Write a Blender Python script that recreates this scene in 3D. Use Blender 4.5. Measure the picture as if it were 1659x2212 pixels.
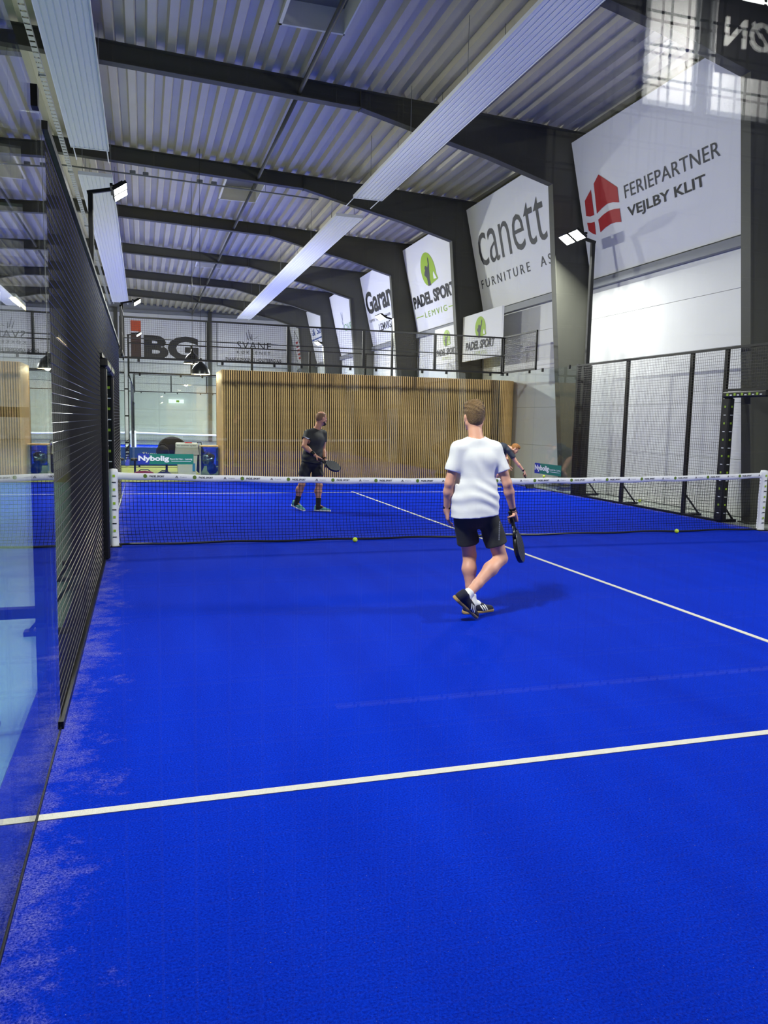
import bpy, math, random
import numpy as np
from mathutils import Matrix, Vector
random.seed(7)
for o in list(bpy.data.objects):
    bpy.data.objects.remove(o, do_unlink=True)
scene = bpy.context.scene
COL = scene.collection

# ------------------------------------------------------------------ camera
CAM = np.array([-4.56585, -10.20918, 1.61733])
YAW, PITCH, ROLL, FPX = 0.298679, -0.115048, 0.020999, 1693.05
cd = bpy.data.cameras.new('camera')
cam = bpy.data.objects.new('camera', cd)
COL.objects.link(cam)
_f = Vector((math.sin(YAW) * math.cos(PITCH), math.cos(YAW) * math.cos(PITCH), math.sin(PITCH)))
_r = Vector((math.cos(YAW), -math.sin(YAW), 0))
_u = _r.cross(_f)
_c, _s = math.cos(ROLL), math.sin(ROLL)
_r2 = _c * _r + _s * _u
_u2 = -_s * _r + _c * _u
cam.matrix_world = Matrix(((_r2.x, _u2.x, -_f.x, CAM[0]), (_r2.y, _u2.y, -_f.y, CAM[1]),
                           (_r2.z, _u2.z, -_f.z, CAM[2]), (0, 0, 0, 1)))
cd.sensor_fit = 'VERTICAL'
cd.sensor_height = 36.0
cd.lens = FPX / 2212.0 * 36.0
cd.clip_start = 0.02
cd.clip_end = 200
scene.camera = cam

# ------------------------------------------------------------------ world, exposure
w = bpy.data.worlds.new('night')
scene.world = w
w.use_nodes = True
w.node_tree.nodes['Background'].inputs[0].default_value = (0.02, 0.025, 0.05, 1)
w.node_tree.nodes['Background'].inputs[1].default_value = 0.3
vs = scene.view_settings
vs.view_transform = 'Standard'
vs.look = 'None'
vs.exposure = 0.0
vs.gamma = 1.0
vs.use_curve_mapping = False
scene.cycles.transparent_max_bounces = 24
scene.cycles.max_bounces = 8
scene.cycles.sample_clamp_indirect = 40.0
FLOOD_W = 275.0       # each floodlight head
FLOOD_SPREAD = 180.0
SIGN_W = 160.0         # linear lamp over the lettered sign, seen mirrored in the near glass
LOUNGE_W = 70.0       # each linear pendant

# ------------------------------------------------------------------ helpers
def lin(c):
    c = c / 255.0
    return c / 12.92 if c <= 0.04045 else ((c + 0.055) / 1.055) ** 2.4

def srgb(r, g, b):
    return (lin(r), lin(g), lin(b), 1.0)

MATS = {}
def mat(name, col, rough=0.6, metal=0.0, var=0.08, scale=6.0, bump=0.0, bscale=60.0, spec=0.5, emit=None, es=1.0):
    """plain procedural material: colour broken up by noise, optional fine bump"""
    if name in MATS:
        return MATS[name]
    m = bpy.data.materials.new(name)
    m.use_nodes = True
    nt = m.node_tree
    bs = nt.nodes['Principled BSDF']
    bs.inputs['Roughness'].default_value = rough
    bs.inputs['Metallic'].default_value = metal
    bs.inputs['Specular IOR Level'].default_value = spec
    tc = nt.nodes.new('ShaderNodeTexCoord')
    if var > 0:
        nz = nt.nodes.new('ShaderNodeTexNoise')
        nz.inputs['Scale'].default_value = scale
        nz.inputs['Detail'].default_value = 4
        nt.links.new(tc.outputs['Object'], nz.inputs['Vector'])
        mx = nt.nodes.new('ShaderNodeMix')
        mx.data_type = 'RGBA'
        a = [max(0, x * (1 - var)) for x in col[:3]] + [1]
        b = [min(1, x * (1 + var)) for x in col[:3]] + [1]
        mx.inputs[6].default_value = a
        mx.inputs[7].default_value = b
        nt.links.new(nz.outputs['Fac'], mx.inputs[0])
        nt.links.new(mx.outputs[2], bs.inputs['Base Color'])
    else:
        bs.inputs['Base Color'].default_value = col
    if bump > 0:
        n2 = nt.nodes.new('ShaderNodeTexNoise')
        n2.inputs['Scale'].default_value = bscale
        n2.inputs['Detail'].default_value = 3
        nt.links.new(tc.outputs['Object'], n2.inputs['Vector'])
        bp = nt.nodes.new('ShaderNodeBump')
        bp.inputs['Strength'].default_value = bump
        bp.inputs['Distance'].default_value = 0.01
        nt.links.new(n2.outputs['Fac'], bp.inputs['Height'])
        nt.links.new(bp.outputs['Normal'], bs.inputs['Normal'])
    if emit:
        bs.inputs['Emission Color'].default_value = emit
        bs.inputs['Emission Strength'].default_value = es
    MATS[name] = m
    return m

def glass_mat(name, tint, r0=0.045):
    """clear pane: straight-through transmission plus mirror reflection growing towards grazing angles"""
    m = bpy.data.materials.new(name)
    m.use_nodes = True
    nt = m.node_tree
    nt.nodes.remove(nt.nodes['Principled BSDF'])
    out = nt.nodes['Material Output']
    tr = nt.nodes.new('ShaderNodeBsdfTransparent')
    tr.inputs[0].default_value = tint
    gl = nt.nodes.new('ShaderNodeBsdfGlossy')
    gl.inputs['Roughness'].default_value = 0.0
    gl.inputs['Color'].default_value = (1, 1, 1, 1)
    ge = nt.nodes.new('ShaderNodeNewGeometry')
    dt = nt.nodes.new('ShaderNodeVectorMath'); dt.operation = 'DOT_PRODUCT'
    nt.links.new(ge.outputs['Normal'], dt.inputs[0]); nt.links.new(ge.outputs['Incoming'], dt.inputs[1])
    ab = nt.nodes.new('ShaderNodeMath'); ab.operation = 'ABSOLUTE'
    nt.links.new(dt.outputs['Value'], ab.inputs[0])
    sb = nt.nodes.new('ShaderNodeMath'); sb.operation = 'SUBTRACT'; sb.inputs[0].default_value = 1.0
    nt.links.new(ab.outputs[0], sb.inputs[1])
    pw = nt.nodes.new('ShaderNodeMath'); pw.operation = 'POWER'; pw.inputs[1].default_value = 5.0
    nt.links.new(sb.outputs[0], pw.inputs[0])
    ma = nt.nodes.new('ShaderNodeMath'); ma.operation = 'MULTIPLY_ADD'
    ma.inputs[1].default_value = 1 - r0; ma.inputs[2].default_value = r0
    nt.links.new(pw.outputs[0], ma.inputs[0])
    mx = nt.nodes.new('ShaderNodeMixShader')
    nt.links.new(ma.outputs[0], mx.inputs[0])
    nt.links.new(tr.outputs[0], mx.inputs[1])
    nt.links.new(gl.outputs[0], mx.inputs[2])
    nt.links.new(mx.outputs[0], out.inputs['Surface'])
    MATS[name] = m
    return m

def worg(o):
    v = Vector((0, 0, 0))
    while o is not None:
        v += o.location
        o = o.parent
    return v

def tag(o, label=None, cat=None, group=None, kind=None):
    if label: o['label'] = label
    if cat: o['category'] = cat
    if group: o['group'] = group
    if kind: o['kind'] = kind
    return o

def empty(name, loc, label=None, cat=None, group=None, kind=None):
    o = bpy.data.objects.new(name, None)
    o.location = loc
    o.empty_display_size = 0.1
    COL.objects.link(o)
    return tag(o, label, cat, group, kind)

def link_mesh(name, me, m, parent=None, loc=None):
    if m is not None and not me.materials:
        me.materials.append(m)
    o = bpy.data.objects.new(name, me)
    COL.objects.link(o)
    if parent is not None:
        o.parent = parent
    if loc is not None:
        o.location = loc
    return o

def copy_tree(o, parent=None):
    c = o.copy()
    COL.objects.link(c)
    c.parent = parent
    for ch in list(o.children):
        copy_tree(ch, c)
    return c

class MB:
    """collects shapes in world space; build() links ONE mesh object"""
    def __init__(self):
        self.v = []; self.f = []; self.sm = []
    def add(self, vs_, fs_, smooth=False):
        n = len(self.v)
        self.v.extend([tuple(map(float, p)) for p in vs_])
        self.f.extend([tuple(i + n for i in f) for f in fs_])
        self.sm.extend([smooth] * len(fs_))
        return self
    def box(self, x0, x1, y0, y1, z0, z1):
        vs_ = [(x, y, z) for z in (z0, z1) for y in (y0, y1) for x in (x0, x1)]
        return self.add(vs_, [(0, 2, 3, 1), (4, 5, 7, 6), (0, 1, 5, 4), (2, 6, 7, 3), (0, 4, 6, 2), (1, 3, 7, 5)])
    def bbox(self, x0, x1, y0, y1, z0, z1, b=0.01):
        """box with chamfered vertical edges and a slightly inset top and bottom"""
        pts = [(x0 + b, y0), (x1 - b, y0), (x1, y0 + b), (x1, y1 - b), (x1 - b, y1), (x0 + b, y1), (x0, y1 - b), (x0, y0 + b)]
        cx, cy = (x0 + x1) / 2, (y0 + y1) / 2
        def ring(z, ins):
            return [(p[0] + (ins if p[0] < cx else -ins), p[1] + (ins if p[1] < cy else -ins), z) for p in pts]
        vs_ = ring(z0, b) + ring(z0 + b, 0) + ring(z1 - b, 0) + ring(z1, b)
        fs_ = [tuple(range(7, -1, -1)), tuple(range(24, 32))]
        for k in range(3):
            for i in range(8):
                j = (i + 1) % 8
                fs_.append((k * 8 + i, k * 8 + j, k * 8 + 8 + j, k * 8 + 8 + i))
        return self.add(vs_, fs_)
    def bar(self, p0, p1, wd, ht, up=(0, 0, 1)):
        p0, p1 = Vector(p0), Vector(p1)
        d = (p1 - p0).normalized()
        u = Vector(up)
        if abs(d.dot(u)) > 0.99: u = Vector((1, 0, 0))
        s = d.cross(u).normalized(); t = s.cross(d).normalized()
        vs_ = []
        for p in (p0, p1):
            for a, b in ((-1, -1), (1, -1), (1, 1), (-1, 1)):
                vs_.append(p + s * (a * wd / 2) + t * (b * ht / 2))
        return self.add(vs_, [(3, 2, 1, 0), (4, 5, 6, 7), (0, 1, 5, 4), (1, 2, 6, 5), (2, 3, 7, 6), (3, 0, 4, 7)])
    def tube(self, pts, r, n=8, caps=True, smooth=True, up=(0.3, 0.2, 0.93)):
        pts = [Vector(p) for p in pts]
        rs = r if isinstance(r, (list, tuple)) else [r] * len(pts)
        vs_ = []; fs_ = []
        ref = Vector(up)
        for i, p in enumerate(pts):
            d = (pts[min(i + 1, len(pts) - 1)] - pts[max(i - 1, 0)]).normalized()
            rr = ref if abs(d.dot(ref)) < 0.98 else Vector((1, 0.1, 0)).normalized()
            s = d.cross(rr).normalized(); t = s.cross(d).normalized()
            for k in range(n):
                a = 2 * math.pi * k / n
                vs_.append(p + (s * math.cos(a) + t * math.sin(a)) * rs[i])
        for i in range(len(pts) - 1):
            for k in range(n):
                j = (k + 1) % n
                fs_.append((i * n + k, i * n + j, (i + 1) * n + j, (i + 1) * n + k))
        self.add(vs_, fs_, smooth)
        if caps:
            m = len(self.v) - len(vs_)
            self.f.append(tuple(m + k for k in range(n - 1, -1, -1))); self.sm.append(False)
            self.f.append(tuple(m + (len(pts) - 1) * n + k for k in range(n))); self.sm.append(False)
        return self
    def lathe(self, prof, c, n=24, smooth=True):
        vs_ = []; fs_ = []
        for r, z in prof:
            for k in range(n):
                a = 2 * math.pi * k / n
                vs_.append((c[0] + r * math.cos(a), c[1] + r * math.sin(a), c[2] + z))
        for i in range(len(prof) - 1):
            for k in range(n):
                j = (k + 1) % n
                fs_.append((i * n + k, i * n + j, (i + 1) * n + j, (i + 1) * n + k))
        return self.add(vs_, fs_, smooth)
    def prism(self, poly, fn, d0, d1):
        """poly in 2D, fn(a, b, d) -> world point; closed solid between d0 and d1"""
        n = len(poly)
        vs_ = [fn(a, b, d0) for a, b in poly] + [fn(a, b, d1) for a, b in poly]
        fs_ = [tuple(range(n - 1, -1, -1)), tuple(range(n, 2 * n))]
        for i in range(n):
            j = (i + 1) % n
            fs_.append((i, j, n + j, n + i))
        return self.add(vs_, fs_)
    def mesh(self, name, org=(0, 0, 0)):
        me = bpy.data.meshes.new(name)
        ox, oy, oz = org
        me.from_pydata([(x - ox, y - oy, z - oz) for x, y, z in self.v], [], self.f)
        me.polygons.foreach_set('use_smooth', self.sm)
        me.update()
        return me
    def build(self, name, m, parent=None, loc=None):
        org = worg(parent) if parent is not None else Vector(loc or (0, 0, 0))
        me = self.mesh(name, org)
        return link_mesh(name, me, m, parent, None if parent is not None else Vector(loc or (0, 0, 0)))

# text as mesh, normalised to a w x h box
_TXT = {}
def text_geo(body, wd, ht, bold=0.0, shear=0.0, space=1.0):
    key = (body, bold, shear, space)
    if key not in _TXT:
        cu = bpy.data.curves.new('t', 'FONT')
        cu.body = body; cu.offset = bold; cu.shear = shear; cu.space_character = space
        cu.resolution_u = 3
        ob = bpy.data.objects.new('t', cu)
        COL.objects.link(ob)
        dg = bpy.context.evaluated_depsgraph_get()
        me = bpy.data.meshes.new_from_object(ob.evaluated_get(dg))
        vs_ = [(v.co.x, v.co.y) for v in me.vertices]
        fs_ = [tuple(p.vertices) for p in me.polygons]
        bpy.data.objects.remove(ob); bpy.data.curves.remove(cu); bpy.data.meshes.remove(me)
        _TXT[key] = (vs_, fs_)
    vs_, fs_ = _TXT[key]
    x0 = min(v[0] for v in vs_); x1 = max(v[0] for v in vs_)
    y0 = min(v[1] for v in vs_); y1 = max(v[1] for v in vs_)
    sx = wd / (x1 - x0); sy = ht / (y1 - y0)
    return [((a - x0) * sx, (b - y0) * sy) for a, b in vs_], fs_

def put_text(mb, fn, body, a, b, wd, ht, **k):
    """fn(a, b) -> world point; text box starts at (a, b)"""
    vs_, fs_ = text_geo(body, wd, ht, **k)
    mb.add([fn(a + x, b + y) for x, y in vs_], fs_)
    return mb

def flat(mb, fn, poly):
    mb.add([fn(a, b) for a, b in poly], [tuple(range(len(poly)))])
    return mb

# ------------------------------------------------------------------ materials
steel = mat('dark_steel', srgb(68, 68, 60), 0.55, 0.0, 0.1, 3)
black = mat('black_coat', srgb(9, 9, 10), 0.45, 0.0, 0.1, 8, spec=0.3)
wire_m = mat('black_wire', srgb(48, 43, 36), 0.3, 0.0, 0.1, 8)  # black coat, with a warm lamp's brown cast put into the colour
deckm = mat('galvanised_deck', (0.60, 0.56, 0.46, 1), 0.42, 0.25, 0.12, 1.5)
wallw = mat('white_wall_panel', (0.72, 0.72, 0.71, 1), 0.5, 0.0, 0.05, 1.2)
girtm = mat('grey_girt', (0.22, 0.23, 0.25, 1), 0.5)
cream = mat('cream_reveal', (0.86, 0.84, 0.74, 1), 0.6, 0, 0.02)
sky_pane = mat('skylight_pane', (0.20, 0.20, 0.19, 1), 0.5, 0, 0.06, 3)
heatw = mat('white_heater', (0.80, 0.81, 0.84, 1), 0.5, 0, 0.03)
bannerw = mat('banner_cloth', (0.80, 0.80, 0.82, 1), 0.65, 0, 0.03, 2, 0.15, 3)
inkk = mat('ink_black', srgb(26, 26, 30), 0.6, 0, 0)
inkd = mat('ink_dark_grey', srgb(58, 58, 62), 0.6, 0, 0)
inkr = mat('ink_red', srgb(176, 24, 34), 0.6, 0, 0)
inkg = mat('ink_green', srgb(150, 185, 35), 0.6, 0, 0)
inkb = mat('ink_blue', srgb(40, 70, 140), 0.6, 0, 0)
inko = mat('ink_orange', srgb(215, 80, 35), 0.6, 0, 0)
inkw = mat('ink_white', (0.85, 0.86, 0.86, 1), 0.6, 0, 0)
whitep = mat('white_vinyl', (0.82, 0.82, 0.84, 1), 0.5, 0, 0.05, 5, 0.2, 14)
linem = mat('white_turf_line', (0.62, 0.60, 0.53, 1), 0.9, 0, 0.15, 120, 0.6, 300)
woodm = mat('oak_slat', srgb(212, 170, 110), 0.55, 0, 0.22, 9)
felt = mat('black_felt_backing', srgb(24, 20, 17), 0.9)
GLASS = glass_mat('court_glass', (0.945, 0.975, 0.965, 1))
lamp_em = mat('led_lens', (1, 1, 1, 1), 0.4, 0, 0, emit=(1.0, 0.98, 0.95, 1), es=30)
warm_em = mat('warm_led', (1, 0.9, 0.7, 1), 0.4, 0, 0, emit=(1.0, 0.78, 0.45, 1), es=9)

def turf_material():
    m = bpy.data.materials.new('blue_artificial_turf')
    m.use_nodes = True
    nt = m.node_tree; L = nt.links; N = nt.nodes.new
    bs = nt.nodes['Principled BSDF']
    ge = N('ShaderNodeNewGeometry')
    fine = N('ShaderNodeTexNoise'); fine.inputs['Scale'].default_value = 120; fine.inputs['Detail'].default_value = 6; fine.inputs['Roughness'].default_value = 0.72
    med = N('ShaderNodeTexNoise'); med.inputs['Scale'].default_value = 1.1; med.inputs['Detail'].default_value = 5
    L.new(ge.outputs['Position'], fine.inputs['Vector'])
    # brushed pile: shade drifts in long streaks along the court
    st = N('ShaderNodeVectorMath'); st.operation = 'MULTIPLY'; st.inputs[1].default_value = (3.0, 0.35, 1.0)
    L.new(ge.outputs['Position'], st.inputs[0]); L.new(st.outputs[0], med.inputs['Vector'])
    r1 = N('ShaderNodeValToRGB')
    r1.color_ramp.elements[0].position = 0.34; r1.color_ramp.elements[0].color = (0.0002, 0.010, 0.27, 1)
    r1.color_ramp.elements[1].position = 0.68; r1.color_ramp.elements[1].color = (0.0016, 0.044, 0.74, 1)
    L.new(fine.outputs['Fac'], r1.inputs[0])
    r2 = N('ShaderNodeValToRGB')
    r2.color_ramp.elements[0].position = 0.3; r2.color_ramp.elements[0].color = (0.78, 0.78, 0.85, 1)
    r2.color_ramp.elements[1].position = 0.7; r2.color_ramp.elements[1].color = (1.0, 1.0, 1.0, 1)
    L.new(med.outputs['Fac'], r2.inputs[0])
    mu = N('ShaderNodeMix'); mu.data_type = 'RGBA'; mu.blend_type = 'MULTIPLY'; mu.inputs[0].default_value = 1
    L.new(r1.outputs[0], mu.inputs[6]); L.new(r2.outputs[0], mu.inputs[7])
    # quartz sand swept against the side fence: patchy, thinning out towards the court
    sp = N('ShaderNodeSeparateXYZ'); L.new(ge.outputs['Position'], sp.inputs[0])
    ab = N('ShaderNodeMath'); ab.operation = 'ABSOLUTE'; L.new(sp.outputs['X'], ab.inputs[0])
    mr = N('ShaderNodeMapRange'); mr.inputs[1].default_value = 4.35; mr.inputs[2].default_value = 5.0
    mr.inputs[3].default_value = 0.0; mr.inputs[4].default_value = 0.30
    L.new(ab.outputs[0], mr.inputs[0])
    sn = N('ShaderNodeTexNoise'); sn.inputs['Scale'].default_value = 2.6; sn.inputs['Detail'].default_value = 12
    sn.inputs['Roughness'].default_value = 0.85
    L.new(ge.outputs['Position'], sn.inputs['Vector'])
    sa = N('ShaderNodeMath'); sa.operation = 'ADD'; L.new(sn.outputs['Fac'], sa.inputs[0]); L.new(mr.outputs[0], sa.inputs[1])
    s2 = N('ShaderNodeMapRange'); s2.inputs[1].default_value = 0.71; s2.inputs[2].default_value = 1.0
    L.new(sa.outputs[0], s2.inputs[0])
    fr = N('ShaderNodeMath'); fr.operation = 'MULTIPLY'
    f2 = N('ShaderNodeMapRange'); f2.inputs[1].default_value = 0.42; f2.inputs[2].default_value = 0.66
    L.new(fine.outputs['Fac'], f2.inputs[0])
    L.new(s2.outputs[0], fr.inputs[0]); L.new(f2.outputs[0], fr.inputs[1])
    # stray bright grains everywhere
    gr = N('ShaderNodeTexNoise'); gr.inputs['Scale'].default_value = 150; gr.inputs['Detail'].default_value = 1
    L.new(ge.outputs['Position'], gr.inputs['Vector'])
    g2 = N('ShaderNodeMapRange'); g2.inputs[1].default_value = 0.76; g2.inputs[2].default_value = 0.82; g2.inputs[4].default_value = 0.55
    L.new(gr.outputs['Fac'], g2.inputs[0])
    mxx = N('ShaderNodeMath'); mxx.operation = 'MAXIMUM'; L.new(fr.outputs[0], mxx.inputs[0]); L.new(g2.outputs[0], mxx.inputs[1])
    ms = N('ShaderNodeMix'); ms.data_type = 'RGBA'
    L.new(mxx.outputs[0], ms.inputs[0]); L.new(mu.outputs[2], ms.inputs[6]); ms.inputs[7].default_value = (0.52, 0.46, 0.40, 1)
    L.new(ms.outputs[2], bs.inputs['Base Color'])
    bs.inputs['Roughness'].default_value = 0.85
    bs.inputs['Specular IOR Level'].default_value = 0.03
    bp = N('ShaderNodeBump'); bp.inputs['Strength'].default_value = 0.7; bp.inputs['Distance'].default_value = 0.012
    L.new(fine.outputs['Fac'], bp.inputs['Height']); L.new(bp.outputs[0], bs.inputs['Normal'])
    return m
TURF = turf_material()
# ================================================================== STRUCTURE
BAY, Y0 = 6.35, 0.85
KMIN, KMAX = -3, 7
YK = {k: Y0 + BAY * k for k in range(KMIN, KMAX + 1)}
YN, YF = YK[KMIN], YK[KMAX]           # gables: -18.2 and 45.3
XW, XL = 5.97, -13.0                  # side walls
def zt(x): return 8.75 - 0.042 * x    # top of the rafters = underside of the deck
def xin(z): return 5.42 - 0.09 * z    # inner flange of the tapered columns

floorm = mat('sealed_concrete', (0.40, 0.43, 0.38, 1), 0.35, 0, 0.12, 1.3, 0.05, 40)
fl = MB().box(XL, XW + 0.2, YN, YF, -0.2, -0.012).build('floor', floorm)
tag(fl, kind='structure')

def court_turf(yc):
    t = MB().box(-5.18, 5, yc - 10, yc + 10, -0.011, 0.0).build('court_turf', TURF, loc=(0, yc, 0))
    tag(t, kind='structure')
    def line(x0, x1, y0, y1):
        MB().box(x0, x1, y0, y1, -0.002, 0.0035).build('court_line', linem, t)
    for s in (-1, 1):
        line(-5.12, 5, yc + s * 6.95 - 0.025, yc + s * 6.95 + 0.025)
    line(-0.025, 0.025, yc - 7.15, yc - 6.977); line(-0.025, 0.025, yc - 6.923, yc - 0.02)
    line(-0.025, 0.025, yc + 0.02, yc + 6.923); line(-0.025, 0.025, yc + 6.977, yc + 7.15)
    return t
court_turf(0.0)
court_turf(27.0)
aisle = mat('teal_grey_vinyl', (0.32, 0.62, 0.48, 1), 0.35, 0, 0.06, 1.3)
tag(MB().box(XL + 0.05, -5.185, YN + 0.02, 10.1, -0.012, -0.004).build('aisle_floor', aisle), kind='structure')
t3 = MB().box(-5, 5, YN, -10.95, -0.011, 0.0).build('court_turf', TURF, loc=(0, -14.5, 0))
tag(t3, kind='structure')
MB().box(-3.54, 5, -14.0, -13.95, -0.002, 0.0035).build('court_line', linem, t3)
lime = mat('lime_carpet', srgb(150, 155, 60), 0.95, 0, 0.15, 40, 0.5, 200)
tag(MB().box(-6.6, 5.5, 10.15, 16.85, -0.012, -0.003).build('lounge_carpet', lime), kind='structure')

# walls: sheet + horizontal sandwich panels as children
def panels_x(name, x, outward, y_edges, z1, parent_name):
    """wall facing along X; panels proud of the sheet"""
    wl = MB().box(min(x, x + outward * 0.2), max(x, x + outward * 0.2), y_edges[0], y_edges[-1], -0.05, z1).build(parent_name, girtm)
    tag(wl, kind='structure')
    cache = {}
    for a, b in zip(y_edges[:-1], y_edges[1:]):
        z = 0.0
        while z < z1 - 0.3:
            h = min(1.05, z1 - z)
            key = (round(b - a, 3), round(h, 3))
            if key not in cache:
                cache[key] = MB().bbox(-0.03, 0.03, 0.004, b - a - 0.004, 0.003, h - 0.003, 0.003).mesh('wall_panel')
            link_mesh('wall_panel', cache[key], wallw, wl, (x, a, z))
            z += 1.05
    return wl
wr = panels_x('wall_right', XW + 0.04, 1, [YK[k] for k in range(KMIN, KMAX + 1)], 8.45, 'wall_right')
wl_ = panels_x('wall_left', XL - 0.04, -1, [YK[k] for k in range(KMIN, KMAX + 1)], 9.2, 'wall_left')
for z0, z1 in ((4.92, 5.10),):
    for k in range(KMIN, KMAX):
        MB().box(XW - 0.13, XW, YK[k] + 0.12, YK[k + 1] - 0.12, z0, z1).build('girt', girtm, wr)

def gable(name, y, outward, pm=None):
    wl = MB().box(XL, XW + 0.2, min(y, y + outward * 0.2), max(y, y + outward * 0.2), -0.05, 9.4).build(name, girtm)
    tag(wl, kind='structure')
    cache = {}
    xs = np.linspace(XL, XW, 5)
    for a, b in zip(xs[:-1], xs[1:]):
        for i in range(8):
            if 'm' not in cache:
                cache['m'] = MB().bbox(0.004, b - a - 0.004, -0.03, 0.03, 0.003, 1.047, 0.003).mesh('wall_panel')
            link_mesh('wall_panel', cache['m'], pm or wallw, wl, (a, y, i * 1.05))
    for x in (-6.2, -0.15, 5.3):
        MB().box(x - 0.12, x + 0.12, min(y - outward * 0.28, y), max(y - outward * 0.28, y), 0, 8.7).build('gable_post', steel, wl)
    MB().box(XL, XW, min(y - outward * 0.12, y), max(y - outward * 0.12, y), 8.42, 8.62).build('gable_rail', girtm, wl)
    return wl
wall_back = gable('wall_back', YF + 0.04, 1)
wall_front = gable('wall_front', YN - 0.04, -1, mat('unlit_wall_panel', (0.025, 0.027, 0.03, 1), 0.7))  # near-black colour paints in the darkness of the unlit hall behind the camera

# portal frames: tapered column, haunched rafter, I-sections
def frame_parts():
    def fx(a, b, d): return (a, d, b)
    zk = 7.28
    xk = xin(zk)
    out = []
    # column
    m = MB()
    m.prism([(5.95, 0), (xin(0), 0), (xk, zk), (xk, zt(xk) - 0.02), (5.95, zt(5.95) - 0.02)], fx, -0.008, 0.008)
    m.bar((xin(0), 0, 0), (xk, 0, zk), 0.22, 0.02, up=(1, 0, 0.09))
    m.bar((5.94, 0, 0), (5.94, 0, 8.48), 0.22, 0.018, up=(1, 0, 0))
    m.box(xin(0) - 0.06, 5.95, -0.14, 0.14, 0, 0.025)
    out.append(('column', m))
    # rafter
    m = MB()
    dz = 0.42
    low = [(XL, zt(XL) - dz), (0.05, zt(0.05) - dz + 0.05), (1.6, 8.03), (3.1, 7.72), (xk, zk)]
    poly = low + [(xk, zt(xk) - 0.02), (XL, zt(XL) - 0.02)]
    m.prism(poly, fx, -0.008, 0.008)
    for a, b in zip(low[:-1], low[1:]):
        m.bar((a[0], 0, a[1]), (b[0], 0, b[1]), 0.22, 0.02)
    m.bar((XL, 0, zt(XL) - 0.012), (5.95, 0, zt(5.95) - 0.012), 0.22, 0.02)
    for x in (-9.0, -6.3, 0.05):
        m.box(x - 0.008, x + 0.008, -0.1, 0.1, zt(x) - dz + 0.01, zt(x) - 0.02)
    out.append(('rafter', m))
    m = MB().prism([(XL, 0), (XL + 0.35, 0), (XL + 0.9, 8.6), (XL, 8.9)], fx, -0.008, 0.008)
    m.bar((XL + 0.35, 0, 0), (XL + 0.9, 0, 8.6), 0.22, 0.02, up=(1, 0, -0.06))
    out.append(('column', m))
    return [(n, mb.mesh(n)) for n, mb in out]
FP = frame_parts()
for k in range(KMIN + 1, KMAX):
    e = empty('portal_frame', (0, YK[k], 0), kind='structure')
    for n, me in FP:
        link_mesh(n, me, steel, e)

# ceiling: trapezoidal deck, ribs running the length of the hall, with skylight openings
PITCH_R = 0.39
SKX0 = -2.05
SKX1 = SKX0 + 3 * PITCH_R
XA = SKX0 - 28 * PITCH_R
NR = int((XW + 0.15 - XA) / PITCH_R) + 1
SKY = {0: (2.55, 4.95), 2: (14.6, 17.1), 4: (26.9, 29.4), 5: (33.2, 35.4)}
SKY[-2] = (-9.6, -7.2)
ceil = empty('ceiling', (0, 0, 8.75), kind='structure')
def deck_geo(i0, i1, y0, y1):
    m = MB()
    pr = [(0.0, 0.0), (0.15, 0.0), (0.19, 0.12), (0.35, 0.12), (0.39, 0.0)]
    pts = []
    for i in range(i0, i1):
        for j, (dx, dz) in enumerate(pr[:-1]):
            x = XA + i * PITCH_R + dx
            pts.append((x, zt(x) + dz))
    x = XA + i1 * PITCH_R
    pts.append((x, zt(x)))
    vs_ = [(x, y0, z) for x, z in pts] + [(x, y1, z) for x, z in pts]
    n = len(pts)
    m.add(vs_, [(i, i + 1, n + i + 1, n + i) for i in range(n - 1)])
    return m
for k in range(KMIN, KMAX):
    a, b = YK[k], YK[k + 1]
    if k in SKY:
        s0, s1 = SKY[k]
        deck_geo(0, 28, a, b).build('deck_sheet', deckm, ceil)
        deck_geo(31, NR, a, b).build('deck_sheet', deckm, ceil)
        deck_geo(28, 31, a, s0).build('deck_sheet', deckm, ceil)
        deck_geo(28, 31, s1, b).build('deck_sheet', deckm, ceil)
    else:
        deck_geo(0, NR, a, b).build('deck_sheet', deckm, ceil)
for n_, k in enumerate(sorted(SKY)):
    s0, s1 = SKY[k]
    z0 = zt(SKX0) - 0.03
    e = empty('window_%d' % (n_ + 1), (SKX0 + 0.58, (s0 + s1) / 2, z0), kind='structure')
    h = 0.42
    m = MB()
    m.box(SKX0 - 0.03, SKX0, s0 - 0.03, s1 + 0.03, z0, z0 + h)
    m.box(SKX1, SKX1 + 0.03, s0 - 0.03, s1 + 0.03, z0, z0 + h)
    m.box(SKX0, SKX1, s0 - 0.03, s0, z0, z0 + h)
    m.box(SKX0, SKX1, s1, s1 + 0.03, z0, z0 + h)
    m.build('reveal', cream, e)
    MB().box(SKX0 - 0.03, SKX1 + 0.03, s0 - 0.03, s1 + 0.03, z0 + h, z0 + h + 0.02).build('pane', sky_pane, e)
    m = MB()
    for x0, x1, y0, y1 in ((SKX0 - 0.05, SKX0 + 0.01, s0 - 0.05, s1 + 0.05), (SKX1 - 0.01, SKX1 + 0.05, s0 - 0.05, s1 + 0.05),
                           (SKX0 - 0.05, SKX1 + 0.05, s0 - 0.05, s0 + 0.01), (SKX0 - 0.05, SKX1 + 0.05, s1 - 0.01, s1 + 0.05)):
        m.box(x0, x1, y0, y1, z0 - 0.02, z0 + 0.03)
    m.build('frame', cream, e)
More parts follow.
